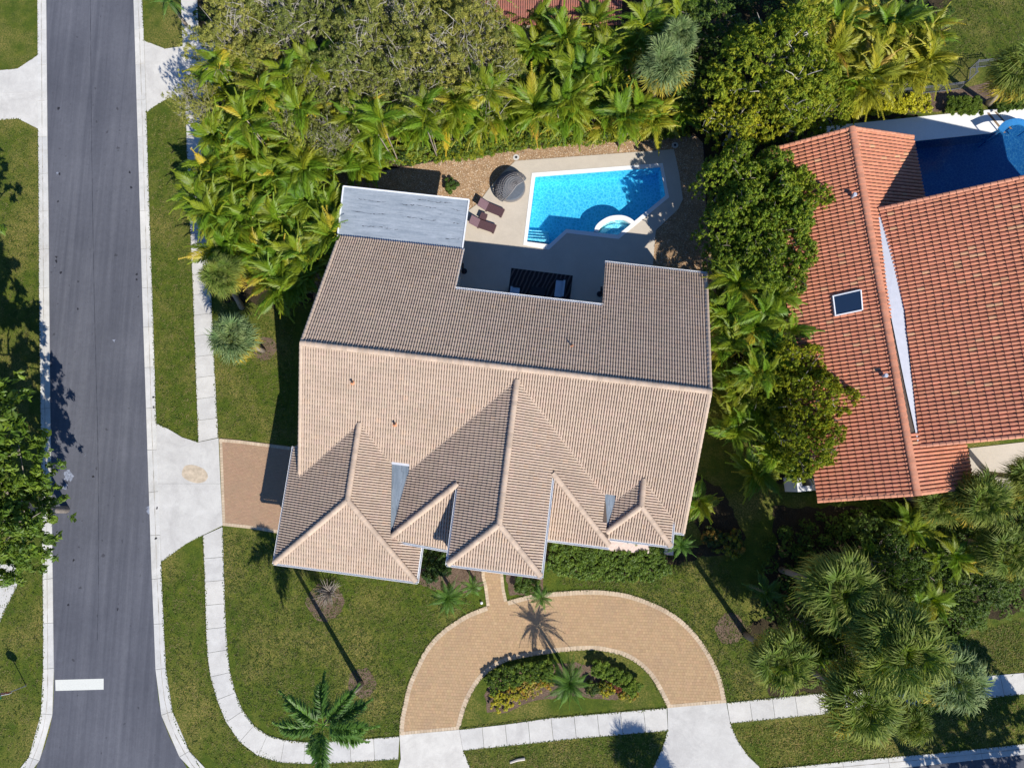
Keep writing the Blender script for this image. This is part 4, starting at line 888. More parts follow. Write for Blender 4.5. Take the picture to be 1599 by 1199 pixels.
# ---------------------------------------------------------------- vegetation builders
def frond_mesh(L=2.3,  n=26, leaf=.62, wd=.085, arch=.55, droop=.35, col=(.10, .19, .03), colb=(.16, .24, .03), seed=0, plume=.08):
    """feather leaf along +x: bowed midrib with leaflets held in a shallow V"""
    r_ = np.random.default_rng(seed); V = []; F = []; C = []
    def rach(t): return np.array([L * (t - .12 * t * t), 0, L * (arch * t - (arch + droop) * t * t * .9)])
    m = 10
    for i in range(m + 1):
        t = i / m; p = rach(t); r0 = .022 * (1 - .8 * t)
        V += [p + [0, r0, 0], p + [0, -r0, 0], p + [0, 0, r0 * 1.2]]; C += [[c * 1.6 for c in colb]] * 3
    for i in range(m):
        a = i * 3; F += [[a, a + 2, a + 5, a + 3], [a + 2, a + 1, a + 4, a + 5]]
    for i in range(n):
        t = .14 + .86 * i / (n - 1); p = rach(t); d = rach(min(1, t + .02)) - rach(t - .02); d /= np.linalg.norm(d)
        l = leaf * (math.sin(min(1, t * 1.15 + .08) * math.pi) ** .55 * .85 + .18) * r_.uniform(.9, 1.1)
        for s in (1, -1):
            ang = math.radians(58 - 34 * t + r_.normal(0, 4)); up = .38 + r_.normal(0, plume)
            side = np.array([0, s, 0]); q = d * math.cos(ang) + side * math.sin(ang); q = q + np.array([0, 0, up * .5]); q /= np.linalg.norm(q)
            wv = np.cross(q, [0, 0, 1]); wv /= np.linalg.norm(wv) + 1e-6; wv = wv * wd * .5
            a = p; b = p + q * l * .5 + [0, 0, 0]; c = p + q * l * .95 + np.array([0, 0, -l * .32])
            k = len(V); V += [a + wv * .5, a - wv * .5, b + wv, b - wv, c]
            cc = np.array(col) * (1 - t) + np.array(colb) * t; cc = cc * r_.uniform(.8, 1.22); C += [cc] * 4 + [cc * 1.12]
            F += [[k, k + 1, k + 3, k + 2], [k + 2, k + 3, k + 4, k + 4]]
    F3_ = [f if f[2] != f[3] else f[:3] + [f[2]] for f in F]
    me = bpy.data.meshes.new('frond'); me.from_pydata([tuple(v) for v in V], [], [tuple(dict.fromkeys(f)) for f in F3_])
    a = me.color_attributes.new('tint', 'FLOAT_COLOR', 'POINT'); cc = np.ones((len(V), 4)); cc[:, :3] = np.clip(np.array(C), 0, 1); a.data.foreach_set('color', cc.ravel())
    me.materials.append(M['leaf_gloss']); me.update(); return me
def fan_mesh(rad=.85, n=20, pet=1.0, col=(.10, .15, .05), colb=(.2, .22, .06), seed=0, fold=.25):
    """palmate leaf: petiole, then narrow blades fanned round its tip, cupped and drooping at the ends"""
    r_ = np.random.default_rng(seed); V = []; F = []; C = []
    V += [(0, .02, 0), (0, -.02, 0), (pet, .015, .0), (pet, -.015, .0)]; F += [[0, 1, 3, 2]]; C += [[.16, .2, .06]] * 4
    cup = r_.uniform(.1, .5)
    for i in range(n):
        a = math.radians(-130 + 260 * i / (n - 1)) + r_.normal(0, .06); l = rad * (1 - .25 * (abs(a) / 2.2) ** 2) * r_.uniform(.82, 1.1)
        d = np.array([math.cos(a), math.sin(a), cup * abs(math.sin(a)) + r_.normal(0, .07)]); s = np.array([-math.sin(a), math.cos(a), r_.normal(0, .3)]); w_ = rad * .031
        p0 = np.array([pet, 0, 0]); p1 = p0 + d * l * .5; p2 = p0 + d * l * .8 + np.array([0, 0, -l * r_.uniform(.02, .2)]); p3 = p0 + d * l * 1.0 + np.array([0, 0, -l * r_.uniform(.35, .85)]) + s * r_.normal(0, .04); k = len(V)
        V += [p0 + s * .012, p0 - s * .012, p1 + s * w_, p1 - s * w_, p2 + s * w_ * .7, p2 - s * w_ * .7, p3]
        c0 = np.array(col) * r_.uniform(.6, 1.4); c1 = np.array(colb) * r_.uniform(.75, 1.3); C += [c0, c0, c0, c0, (c0 + c1) / 2, (c0 + c1) / 2, c1]
        F += [[k, k + 1, k + 3, k + 2], [k + 2, k + 3, k + 5, k + 4], [k + 4, k + 5, k + 6]]
    me = bpy.data.meshes.new('frond'); me.from_pydata([tuple(v) for v in V], [], [tuple(f) for f in F])
    a = me.color_attributes.new('tint', 'FLOAT_COLOR', 'POINT'); cc = np.ones((len(V), 4)); cc[:, :3] = np.clip(np.array(C), 0, 1); a.data.foreach_set('color', cc.ravel())
    me.materials.append(M['leaf']); me.update(); return me
def inst(name, me, parent, loc, rot, sc_=1.0):
    o = bpy.data.objects.new(name, me); COL.objects.link(o); o.parent = parent; o.location = loc; o.rotation_euler = rot; o.scale = (sc_,) * 3; return o
def up_frond(rz, el, roll=0.0):
    """rotation that points +x of a leaf to azimuth rz and elevation el"""
    return (Matrix.Rotation(rz, 3, 'Z') @ Matrix.Rotation(-el, 3, 'Y') @ Matrix.Rotation(roll, 3, 'X')).to_euler()
ARE = [frond_mesh(2.35, 26, .56, .082, .45, .45, (.075 + .012 * i, .155, .010), (.14 + .025 * i, .225, .014), i) for i in range(4)] + [frond_mesh(2.3, 24, .55, .08, .4, .55, (.22, .25, .02), (.42, .30, .03), 9)]
AREY = [frond_mesh(2.35, 26, .56, .08, .4, .55, (.17, .20, .015), (.34, .31, .03), 20 + i) for i in range(3)] + [frond_mesh(2.2, 22, .55, .07, .3, .75, (.38, .27, .05), (.45, .28, .06), 29)]
DRK = [frond_mesh(2.4, 28, .55, .06, .4, .45, (.03, .085, .015), (.07, .14, .025), 40 + i) for i in range(3)]
stem_me = {}
def stem(parent, a, b, r0, r1, mat='palm_bark', bend=None):
    a = Vector(a); b = Vector(b); mid = (a + b) / 2 + (Vector(bend) if bend else Vector((0, 0, 0))); m = MB()
    pts = [a, a * .75 + b * .25 + (mid - (a + b) / 2) * .7, mid, a * .25 + b * .75 + (mid - (a + b) / 2) * .7, b]
    m.tube(pts, [r0 * 1.25, r0, (r0 + r1) / 2, (r0 * .3 + r1 * .7), r1], 8); return m.build('trunk', M[mat], parent, True)
def areca(px, py, h, nst, nfr, label, group, lib, sc_=1.0, spread=1.0, cat='palm'):
    p = at(px, py, h); e = empty('areca_palm', (p.x, p.y, 0), random.uniform(0, 6.28), label, cat, group)
    for k in range(nst):
        a = 6.28 * k / nst + random.uniform(-.4, .4); rr_ = spread * random.uniform(.25, 1) if k else 0
        top = Vector((math.cos(a) * rr_, math.sin(a) * rr_, (h - 1.3 * sc_) * random.uniform(.8, 1.05)))
        stem(e, (top.x * .3, top.y * .3, 0), top, .05, .035)
        for j in range(nfr + 1):
            az = a + random.uniform(-2.2, 2.2) if k else 6.28 * j / nfr + random.uniform(-.3, .3)
            el = R(random.choice((72, 55, 42, 30, 20, 8)) + random.uniform(-8, 8)); me = random.choice(lib if random.random() < .22 else lib[:-1])
            inst('frond', me, e, top, up_frond(az, el, random.uniform(-.35, .35)), sc_ * random.uniform(.8, 1.12))
    return e
SAB = {'g': [fan_mesh(.82, 32, .95, (.10, .15, .025), (.24, .26, .06), i) for i in range(4)], 'y': [fan_mesh(.8, 30, .9, (.26, .23, .03), (.42, .30, .05), 10 + i) for i in range(2)], 's': [fan_mesh(.8, 32, .9, (.12, .175, .07), (.24, .29, .14), 14 + i) for i in range(3)]}
def sabal(px, py, h, r_, label, nl=72, lean=None, lib='g', base=None, yel=.12, group=None):
    """crown centre seen at (px,py) at height h"""
    p = at(px, py, h); b = at(*base) if base else p + Vector(lean or (random.uniform(-.3, .3), random.uniform(-.3, .3), 0))
    e = empty('cabbage_palm', (b.x, b.y, 0), 0, label, 'palm', group); top = Vector((p.x - b.x, p.y - b.y, h - .35))
    stem(e, (0, 0, 0), top, .19, .16, bend=(0, 0, 0)); s0 = r_ / 1.75
    for j in range(nl):
        az = j * 2.39996 + random.uniform(-.2, .2); t = j / nl; el = R(74 - 112 * t ** .85 + random.uniform(-14, 14)); lb = SAB[lib]
        me = random.choice(SAB['y']) if (t > .64 and random.random() < yel * 3.2 + .15) else random.choice(lb)
        inst('frond', me, e, top + Vector((0, 0, .25 * (1 - t))), up_frond(az, el + random.uniform(-.12, .12), random.uniform(-.8, .8)), s0 * min(1.0, .42 + 2.0 * t) * random.uniform(.78, 1.08))
    return e
def feather_palm(name, px, py, h, r_, nf, label, lib, base=None, els=(70, 45, 25, 5, -20), tr=.12, sc_w=1.0, catn='palm'):
    p = at(px, py, h); b = at(*base) if base else p; e = empty(name, (b.x, b.y, 0), 0, label, catn); top = Vector((p.x - b.x, p.y - b.y, h))
    stem(e, (0, 0, 0), top - Vector((0, 0, .1)), tr, tr * .7, bend=(0, 0, 0))
    for j in range(nf):
        az = j * 2.39996 + random.uniform(-.15, .15); el = R(els[j * len(els) // nf] + random.uniform(-6, 6))
        inst('frond', random.choice(lib), e, top, up_frond(az, el, random.uniform(-.15, .15)), r_ / 2.2 * random.uniform(.9, 1.05))
    return e
def leaf_cloud(name, clumps, per, ls, cols, seed, mat='leaf', flat=.55, asp=.5, shell=.75):
    """leaves scattered on many small clumps; clumps = list of (x,y,z,r)"""
    r_ = np.random.default_rng(seed); cl = np.array(clumps); w_ = cl[:, 3] ** 2; idx = r_.choice(len(cl), size=int(per), p=w_ / w_.sum()); n = len(idx)
    d = r_.normal(size=(n, 3)); d[:, 2] = np.abs(d[:, 2]) * 1.0 - .25 * (r_.random(n) < .35); d /= np.linalg.norm(d, axis=1)[:, None]
    rad = cl[idx, 3:4] * (shell + (1.08 - shell) * r_.random((n, 1))); P = cl[idx, :3] + d * rad * np.array([1, 1, .75])
    nrm = d * (1 - flat) + np.array([0, 0, flat]) + r_.normal(0, .38, (n, 3)); nrm /= np.linalg.norm(nrm, axis=1)[:, None]
    t = np.cross(nrm, r_.normal(size=(n, 3))); t /= np.linalg.norm(t, axis=1)[:, None]; b = np.cross(nrm, t)
    s = ls * r_.uniform(.65, 1.3, (n, 1)); V = np.stack([P - t * s, P + b * s * asp - nrm * s * .12, P + t * s, P - b * s * asp - nrm * s * .12], 1)
    cidx = r_.integers(0, len(cols), len(cl)); base = np.array(cols)[cidx[idx]]; oth = np.array(cols)[r_.integers(0, len(cols), n)]
    C = (base * .65 + oth * .35) * r_.uniform(.72, 1.28, (n, 1))
    return npmesh(name, V.reshape(-1, 3), np.arange(n * 4).reshape(-1, 4), np.repeat(C, 4, 0), mats=[M[mat]])
def crown_clumps(rx, ry, rz, z0, n, cr, seed, und=.16):
    r_ = random.Random(seed); out = []
    for i in range(n):
        a = r_.uniform(0, 6.28); q = math.sqrt(r_.random()) * .95; wob = 1 + .18 * math.sin(3 * a + seed) + .12 * math.sin(5 * a + 2 * seed)
        x, y = math.cos(a) * q * rx * wob, math.sin(a) * q * ry * wob; z = z0 + rz * math.sqrt(max(0, 1 - q * q)) * r_.uniform(.45, 1.0) - (rz * .35 if r_.random() < .2 else 0)
        z += und * rz * (math.sin(5.3 * x / rx + seed) * math.sin(4.7 * y / ry + 2 * seed) + .6 * math.sin(11 * x / rx) * math.sin(9.5 * y / ry + seed))
        out.append((x, y, z, cr * r_.uniform(.6, 1.35)))
    return out
def limbs(clumps, h0, r0, nb, seed, tip=.02):
    r_ = random.Random(seed); m = MB(); m.tube([(0, 0, 0), (.05, .05, h0 * .5), (0, .1, h0)], [r0 * 1.3, r0, r0 * .85], 10)
    for c in r_.sample(clumps, min(nb, len(clumps))):
        c = Vector(c[:3]); a = Vector((0, .1, h0 * r_.uniform(.75, 1))); md = a.lerp(c, .5) + Vector((r_.uniform(-.4, .4), r_.uniform(-.4, .4), r_.uniform(-.2, .5)))
        m.tube([a, a.lerp(md, .5) + Vector((r_.uniform(-.2, .2),) * 3), md, c], [r0 * .36, r0 * .22, r0 * .12, tip], 6, False)
        for k in range(3):
            q = md.lerp(c, r_.uniform(.2, .9)); v = Vector((r_.uniform(-1, 1), r_.uniform(-1, 1), r_.uniform(-.1, .8))) * 1.1
            m.tube([q, q + v * .5 + Vector((0, 0, .1)), q + v], [tip * 2, tip * 1.3, tip * .6], 4, False)
    return m
_tl = {}
def tree(kind, px, py, h, rx, label, cat='tree', group=None, base=None, rot=None, name=None):
    """broadleaf tree whose crown top centre is seen at (px,py)"""
    K = {'oak': dict(cols=[(.27, .27, .065), (.19, .20, .04), (.34, .33, .11), (.12, .14, .03)], ls=.085, n=24000, cr=.19, nc=1000, sh=.0, asp=.28, und=.34, z=.62, mat='leaf', bark='twig', nb=90, tip=.012),
         'ficus': dict(cols=[(.15, .22, .018), (.21, .27, .02), (.09, .15, .015), (.26, .29, .03)], ls=.13, n=21000, cr=.2, nc=900, sh=.0, asp=.4, z=.6, mat='leaf_gloss', bark='bark', nb=16),
         'yellow': dict(cols=[(.21, .25, .018), (.29, .29, .02), (.13, .18, .015)], ls=.12, n=19000, cr=.19, nc=1000, sh=.0, asp=.4, z=.6, mat='leaf', bark='twig', nb=22),
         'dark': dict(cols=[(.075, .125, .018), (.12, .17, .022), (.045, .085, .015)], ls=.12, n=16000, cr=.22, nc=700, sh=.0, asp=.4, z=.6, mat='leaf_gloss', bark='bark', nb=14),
         'street': dict(cols=[(.07, .13, .015), (.12, .18, .02), (.05, .095, .012)], ls=.14, n=24000, cr=.26, nc=800, sh=.0, asp=.45, z=.6, mat='leaf_gloss', bark='bark', nb=20)}[kind]
    v = random.randrange(3); key = (kind, v)
    if key not in _tl:
        cl = crown_clumps(1, 1, .62, 0, K['nc'], K['cr'] / 4.0, hash(kind) % 97 * 0 + len(kind) * 7 + v * 13, K.get('und', .2)); cl4 = [(x * 4, y * 4, 3.2 + z * 4, r_ * 4) for x, y, z, r_ in cl]
        _tl[key] = (leaf_cloud('crown', cl4, K['n'], K['ls'], K['cols'], len(kind) + v * 5, K['mat'], .45, K.get('asp', .5), K.get('sh', .6)), limbs(cl4, 2.6, .2, K['nb'], v + 3, K.get('tip', .02)).mesh('trunk', M[K['bark']], True))
    cm, tm = _tl[key]; hh = 5.7; p = at(px, py, h * .85); e = empty(name or {'oak': 'oak_tree', 'ficus': 'ficus_tree', 'yellow': 'gumbo_tree', 'dark': 'evergreen_tree', 'street': 'shade_tree'}[kind], (p.x, p.y, 0), random.uniform(0, 6.28) if rot is None else rot, label, cat, group)
    e.scale = (rx / 4.0, rx / 4.0, h / hh)
    a = bpy.data.objects.new('crown', cm); COL.objects.link(a); a.parent = e; b = bpy.data.objects.new('trunk', tm); COL.objects.link(b); b.parent = e
    return e
def shrub(name, px, py, rx, ry, h, cols, n, ls, label, cat='shrub', rz=0.0, group=None, mat='leaf_gloss', nc=90, cr=.11, seed=None, kind=None):
    p = at(px, py, h * .5); cl = crown_clumps(rx, ry, h * .55, h * .3, nc, cr, seed or int(px + py)); m = MB()
    for c in cl[:10]: m.tube([(c[0] * .3, c[1] * .3, 0), (c[0] * .7, c[1] * .7, c[2] * .6), c[:3]], [.025, .018, .01], 4, False)
    e = empty(name, (p.x, p.y, 0), rz, label, cat, group); link('foliage', leaf_cloud('foliage', cl, n, ls, cols, seed or int(px * 3 + py), mat, .4), e); m.build('stem', M['bark'], e); return e
def hedge(name, line, wd, h, cols, n, ls, label, seed=1, mat='leaf_gloss', cat='hedge'):
    L = smoothline(pl(line, h * .5), 60); T = np.gradient(L, axis=0); T /= np.hypot(*T.T)[:, None]; Nn = np.c_[-T[:, 1], T[:, 0]]; r_ = random.Random(seed); c0 = L.mean(0); cl = []
    tot = np.hypot(*np.diff(L, axis=0).T).sum()
    for i in range(int(tot * wd * 60)):
        kf = r_.uniform(0, 58.99); k = int(kf); o = r_.uniform(-.5, .5) * wd; q = L[k] * (1 - kf + k) + L[k + 1] * (kf - k) + Nn[k] * o - c0; cl.append((q[0], q[1], h * (.72 + .12 * math.sin(kf * .9 + seed) * math.sin(o * 5 + kf * .37)) * r_.uniform(.85, 1.1), r_.uniform(.07, .15)))
    e = empty(name, (c0[0], c0[1], 0), 0, label, cat); link('foliage', leaf_cloud('foliage', cl, n, ls, cols, seed, mat, .45, .5, .35), e)
    m = MB()
    for c in cl[::50]: m.tube([(c[0], c[1], 0), (c[0] + .03, c[1], c[2])], [.02, .012], 4, False)
    m.build('stem', M['bark'], e); return e
YG = [(.26, .26, .015), (.34, .31, .02), (.15, .18, .015)]; DG = [(.035, .075, .012), (.06, .10, .015), (.025, .05, .01)]; MG2 = [(.10, .16, .02), (.14, .20, .022), (.07, .12, .015)]; MG = [(.08, .13, .015), (.11, .16, .02), (.05, .09, .012)]

# --- areca screens
gw_ = 'areca palms in the dense screen along the west side of the yard'
ORD = ['first', 'second', 'third', 'fourth', 'fifth', 'sixth', 'seventh', 'eighth', 'ninth', 'tenth', 'eleventh', 'twelfth', 'thirteenth', 'fourteenth', 'fifteenth', 'sixteenth', 'seventeenth', 'eighteenth']
def nth(lst, fn, key, q): g_ = sorted([r_ for r_ in lst if fn(r_) == fn(q)], key=key); return ORD[g_.index(q)]
WS = [(335, 125), (392, 150), (325, 195), (378, 215), (432, 200), (318, 258), (368, 272), (425, 262), (470, 300), (322, 325), (372, 335), (425, 335), (478, 345), (398, 388), (445, 395), (487, 390), (345, 378), (415, 430), (458, 425), (512, 318), (505, 355), (300, 300), (500, 255), (535, 232), (465, 245), (570, 235)]
def wside(q): return 'sidewalk' if q[0] < 352 else ('middle' if q[0] < 428 else 'house')
for x, y in WS:
    areca(x, y, random.uniform(4.0, 5.4), 4, 8, 'green areca palm in left screen, ' + nth(WS, wside, lambda q: q[1], (x, y)) + ' from top on its ' + wside((x, y)) + ' side', gw_, ARE, random.uniform(.9, 1.1))
gn_ = 'areca palms in the low row behind the pool yard hedge'
for i, x in enumerate(range(530, 1100, 34)):
    areca(x + random.uniform(-8, 8), 184 - (x - 530) * .03 + random.uniform(-12, 10), random.uniform(3.2, 4.2), 3, 8, 'areca palm behind the pool yard hedge, ' + ORD[i] + ' from the left in the row', gn_, AREY if i % 3 == 0 else ARE, random.uniform(.72, .9))
gc_ = 'areca palms in the thicket above the pool'
TH = [(835, 60), (885, 45), (935, 20), (850, 110), (900, 95), (955, 75), (835, 150), (885, 145), (935, 130), (985, 165), (790, 150), (1010, 20), (1060, 15), (990, 60), (745, 165), (820, 15)]
def tband(q): return 'topmost' if q[1] < 68 else ('middle' if q[1] < 125 else 'lower')
for x, y in TH:
    areca(x, y, random.uniform(4.4, 5.8), 4, 8, 'green areca palm above the pool, ' + nth(TH, tband, lambda q: q[0], (x, y)) + ' from left in the ' + tband((x, y)) + ' band', gc_, ARE, random.uniform(.9, 1.1))
gk_ = 'areca palms poking out between the oaks'
OK_ = [(490, 72), (440, 108), (540, 165), (330, 92), (705, 128), (400, 130), (590, 175), (660, 160), (375, 175), (760, 130), (455, 150)]
for x, y in OK_:
    areca(x, y, 7.6, 2, 8, 'single areca palm poking up through the oak canopy, ' + nth(OK_, lambda q: 0, lambda q: q[0], (x, y)) + ' from the left', gk_, ARE, .95)
ge_ = 'yellowing areca palms beside the neighbour garden fence'
NE = [(1262, 15), (1312, 18), (1365, 22), (1420, 15), (1340, 65), (1390, 60), (1440, 55), (1470, 25), (1375, 105), (1420, 95), (1345, 108), (1310, 60), (1462, 78)]
def nband(q): return 'upper' if q[1] < 40 else ('middle' if q[1] < 85 else 'lower')
for x, y in NE:
    areca(x, y, random.uniform(4.4, 5.6), 3, 9, 'yellow-green areca palm near the picket fence, ' + nth(NE, nband, lambda q: q[0], (x, y)) + ' from left in the ' + nband((x, y)) + ' band', ge_, AREY if random.random() < .6 else ARE, random.uniform(.9, 1.1))
gs_ = 'areca palms squeezed between the two houses'
GA = [(1165, 430), (1215, 450), (1150, 480), (1195, 500), (1240, 510), (1155, 530), (1205, 545), (1160, 610), (1200, 640), (1165, 655), (1215, 690), (1245, 715), (1185, 580), (1195, 735)]
def gside(q): return 'tan' if q[0] < 1190 else 'terracotta'
for x, y in GA:
    areca(x, y, random.uniform(5.2, 6.6) if y < 600 else random.uniform(3.2, 4.2), 3, 9, 'areca palm between the houses, ' + nth(GA, gside, lambda q: q[1], (x, y)) + ' from top on the ' + gside((x, y)) + ' house side', gs_, ARE, random.uniform(.75, .95))
# --- broadleaf trees
go_ = 'live oaks with grey branches along the top of the picture'
OA = [(365, 40, 8, 3.6), (440, 15, 8.5, 3.8), (455, 185, 6.6, 1.9), (560, 70, 8.5, 3.8), (625, 15, 8.8, 4.0), (640, 110, 8.0, 3.0), (705, 60, 8.8, 4.0), (560, 135, 7.2, 2.4), (755, 95, 8, 3.0), (510, 205, 6.2, 1.7), (495, 118, 7.2, 2.3), (300, 150, 6.6, 1.8), (740, 20, 8, 2.6), (400, 95, 7, 2.4)]
def oband(q): return 'top' if q[1] < 65 else ('middle' if q[1] < 125 else 'bottom')
for x, y, h, r_ in OA:
    tree('oak', x, y, h, r_, 'grey-green live oak with pale twigs, ' + nth(OA, oband, lambda q: q[0], (x, y, h, r_)) + ' from left in the ' + oband((x, y)) + ' row of oaks', group=go_)
tree('yellow', 1225, 85, 8.6, 4.4, 'big yellow-green leafy tree right of the thicket at the top, above the terracotta roof corner')
tree('yellow', 1165, 165, 6.5, 2.8, 'yellow-green tree just right of the pool yard top corner')
tree('yellow', 1275, 150, 6.5, 2.6, 'yellow-green tree leaning over the top left corner of the terracotta roof')
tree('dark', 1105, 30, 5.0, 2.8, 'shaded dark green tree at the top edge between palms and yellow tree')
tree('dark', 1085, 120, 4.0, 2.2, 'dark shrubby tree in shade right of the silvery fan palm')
gf_ = 'glossy hedge trees along the left eave of the terracotta house'
FI = [(1150, 262, 7.0, 2.3), (1205, 290, 7.4, 2.9), (1250, 300, 7.2, 2.3), (1160, 335, 7.2, 2.5), (1225, 350, 7.4, 2.8), (1155, 395, 6.6, 2.0), (1215, 415, 7.0, 2.4)]
for x, y, h, r_ in FI:
    tree('ficus', x, y, h, r_, 'glossy green hedge tree left of the terracotta roof, ' + nth(FI, lambda q: 0, lambda q: q[1], (x, y, h, r_)) + ' from the top', group=gf_)
for i, (x, y, h, r_) in enumerate(((1245, 570, 6.6, 2.2), (1285, 620, 7.4, 2.3), (1275, 690, 7.0, 2.2), (1195, 590, 5.4, 2.0))):
    tree('yellow', x, y, h, r_, 'olive yellow bushy tree at the terracotta roof lower left, ' + ('uppermost', 'right of the uppermost', 'lowest', 'leftmost')[i], group='olive bushy trees against the lower left of the terracotta roof')
tree('street', -34, 803, 9.5, 4.2, 'large dark green shade tree overhanging the left edge of the road', rot=.3)
tree('street', -240, 640, 13.5, 7.0, 'tall shade tree just beyond the left edge, only its shadow on the road visible', rot=1.0)
tree('street', -250, 450, 13, 7.0, 'second tall shade tree beyond the left edge shading the verge', rot=2.0)
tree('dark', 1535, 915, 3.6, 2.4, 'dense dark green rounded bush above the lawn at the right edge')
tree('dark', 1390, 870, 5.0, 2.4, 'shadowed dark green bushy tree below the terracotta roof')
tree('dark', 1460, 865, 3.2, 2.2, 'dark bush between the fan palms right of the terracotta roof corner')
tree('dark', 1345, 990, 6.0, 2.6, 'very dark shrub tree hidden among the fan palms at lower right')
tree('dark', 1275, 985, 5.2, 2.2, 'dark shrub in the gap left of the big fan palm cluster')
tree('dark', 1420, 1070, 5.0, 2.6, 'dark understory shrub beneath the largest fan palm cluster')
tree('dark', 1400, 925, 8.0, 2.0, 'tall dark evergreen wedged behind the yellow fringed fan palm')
tree('street', 1770, 1385, 9.5, 4.5, 'shade tree beyond the lower right corner, shading verge and street')
sabal(1170, 1475, 7.4, 2.0, 'fan palm beyond the bottom edge whose shadow falls on the right apron')
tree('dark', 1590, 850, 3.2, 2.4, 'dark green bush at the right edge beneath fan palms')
# --- fan palms
for x, y, lb in ((1445, 945, 'areca palm sprouting between the two largest fan palms and the dark bush'), (1500, 870, 'areca palm in the middle of the dark bushes at right'), (1440, 830, 'areca palm just below the bottom edge of the terracotta roof'), (1280, 1010, 'areca palm in the shaded gap between the left and largest fan palms'), (1370, 880, 'areca palm in the shade below the terracotta roof')):
    areca(x, y, 4.6, 3, 8, lb, None, ARE, .8)
sabal(345, 428, 4.6, 1.75, 'green fan palm overlapping the sidewalk, upper of two left of the house', base=(378, 480), lib='g')
sabal(362, 527, 4.4, 2.0, 'silvery green fan palm above a mulch circle, lower of two left of the house', base=(411, 547), lib='s')
sabal(1038, 100, 6.4, 2.2, 'silvery fan palm rising from the palm thicket above the pool', lib='s')
sabal(1062, 55, 5.6, 1.6, 'small silvery fan palm behind the larger one above the pool', lib='s')
sabal(1312, 925, 8.6, 2.7, 'broad fan palm with yellow skirt, uppermost of the lower right cluster', yel=.2)
sabal(1222, 1033, 7.2, 2.25, 'leaning fan palm casting a long trunk shadow across the right front lawn', base=(1165, 991))
sabal(1408, 1018, 10.0, 2.9, 'largest fan palm in the middle of the lower right cluster', yel=.2)
sabal(1378, 965, 9.2, 2.0, 'yellow fringed fan palm behind the largest one at lower right', yel=.25)
sabal(1488, 1060, 7.8, 2.3, 'grey-green fan palm at the right of the cluster beside the sidewalk', lib='s')
sabal(1345, 1095, 7.8, 2.6, 'yellow fringed fan palm hanging over the sidewalk and verge at lower right', yel=.3)
sabal(1425, 1130, 4.4, 1.4, 'small fan palm on the verge below the big cluster')
sabal(1532, 780, 5.6, 2.2, 'fan palm below the small terracotta entry roof', yel=.1)
sabal(1470, 785, 4.4, 1.7, 'drooping fan palm touching the bottom edge of the terracotta roof')
sabal(1575, 860, 5.4, 2.0, 'fan palm at the right edge below the entry walk')
sabal(1620, 745, 5.0, 1.9, 'fan palm cut by the right edge beside the pale entry walk')
sabal(1592, 108, 6.0, 2.3, 'brown tinged fan palm with a bare leaning trunk at the top right corner', base=(1543, 163), yel=.4)
# --- feather palms
ROY = [frond_mesh(2.3, 90, .58, .06, .28, .42, (.05, .11, .02), (.08, .16, .025), 50 + i, 1.5) for i in range(3)]
feather_palm('royal_palm', 505, 1132, 8.8, 3.1, 9, 'tall slender palm with seven dark plumy fronds over the corner sidewalk', ROY, base=(564, 1067, 0), els=(25, 10, 0, -8), tr=.17)
PYG = [frond_mesh(2.0, 40, .38, .035, .45, .7, (.05, .11, .02), (.10, .19, .03), 60 + i) for i in range(3)]
feather_palm('date_palm', 888, 1065, 2.9, 1.9, 26, 'feathery green date palm in the middle of the half-round island bed', PYG)
feather_palm('date_palm', 700, 932, 2.6, 1.6, 22, 'larger pygmy date palm left of the front walkway', PYG)
feather_palm('date_palm', 738, 915, 2.2, 1.1, 16, 'small pygmy date palm touching the left edge of the front walkway', PYG)
feather_palm('date_palm', 845, 932, 2.6, 1.1, 18, 'pygmy date palm overhanging the drive edge right of the front walkway', PYG)
feather_palm('date_palm', 1062, 850, 3.4, 1.3, 16, 'dark pygmy date palm at the right front corner of the tan house', PYG)
feather_palm('young_palm', 265, 5, 2.6, 1.5, 14, 'small green palm on the verge at the top left beside the sidewalk', PYG)
feather_palm('young_palm', 1195, 925, 3.0, 1.4, 12, 'shaded feather palm in the gap left of the upper fan palm', DRK)
areca(1098, 782, 2.4, 3, 7, 'bright lime green leafy palm against the right wall of the tan house', None, ARE, .75)
# --- hedges and shrubs
hedge('hedge', [(600, 246), (660, 242), (720, 238), (780, 227), (850, 218), (930, 212), (1010, 204), (1075, 202)], 1.5, 1.1, YG + MG2, 36000, .10, 'long low yellow-green leafy hedge along the top edge of the gravel yard', 3)
hedge('hedge', [(1318, 172), (1340, 170), (1375, 167), (1410, 164), (1450, 162)], 1.4, 1.0, [(.42, .38, .015), (.5, .45, .02), (.28, .28, .015)], 12000, .10, 'bright yellow hedge below the picket fence at upper right', 4)
hedge('hedge', [(858, 868), (900, 877), (950, 882), (1000, 884), (1040, 872)], 2.1, .8, MG2, 26000, .085, 'clipped dark green hedge under the right front eave of the tan house', 5)
hedge('hedge', [(658, 868), (690, 876), (700, 885)], 1.4, 1.0, DG + MG, 7000, .085, 'dark hedge in the nook left of the tan entry tower', 6)
hedge('hedge', [(805, 910), (825, 915), (842, 920)], 1.0, .7, MG, 4000, .08, 'low green planting right of the front walkway', 7)
hedge('ornamental_grass', [(1478, 165), (1500, 168), (1530, 166)], 1.3, .9, MG, 10000, .11, 'mounded grassy shrub beside the pool terrace at upper right', 8, 'leaf', 'shrub')
hedge('ornamental_grass', [(1555, 168), (1585, 162), (1620, 158)], 1.0, .7, MG, 7000, .10, 'green grassy border below the leaning palm trunk at upper right', 9, 'leaf', 'shrub')
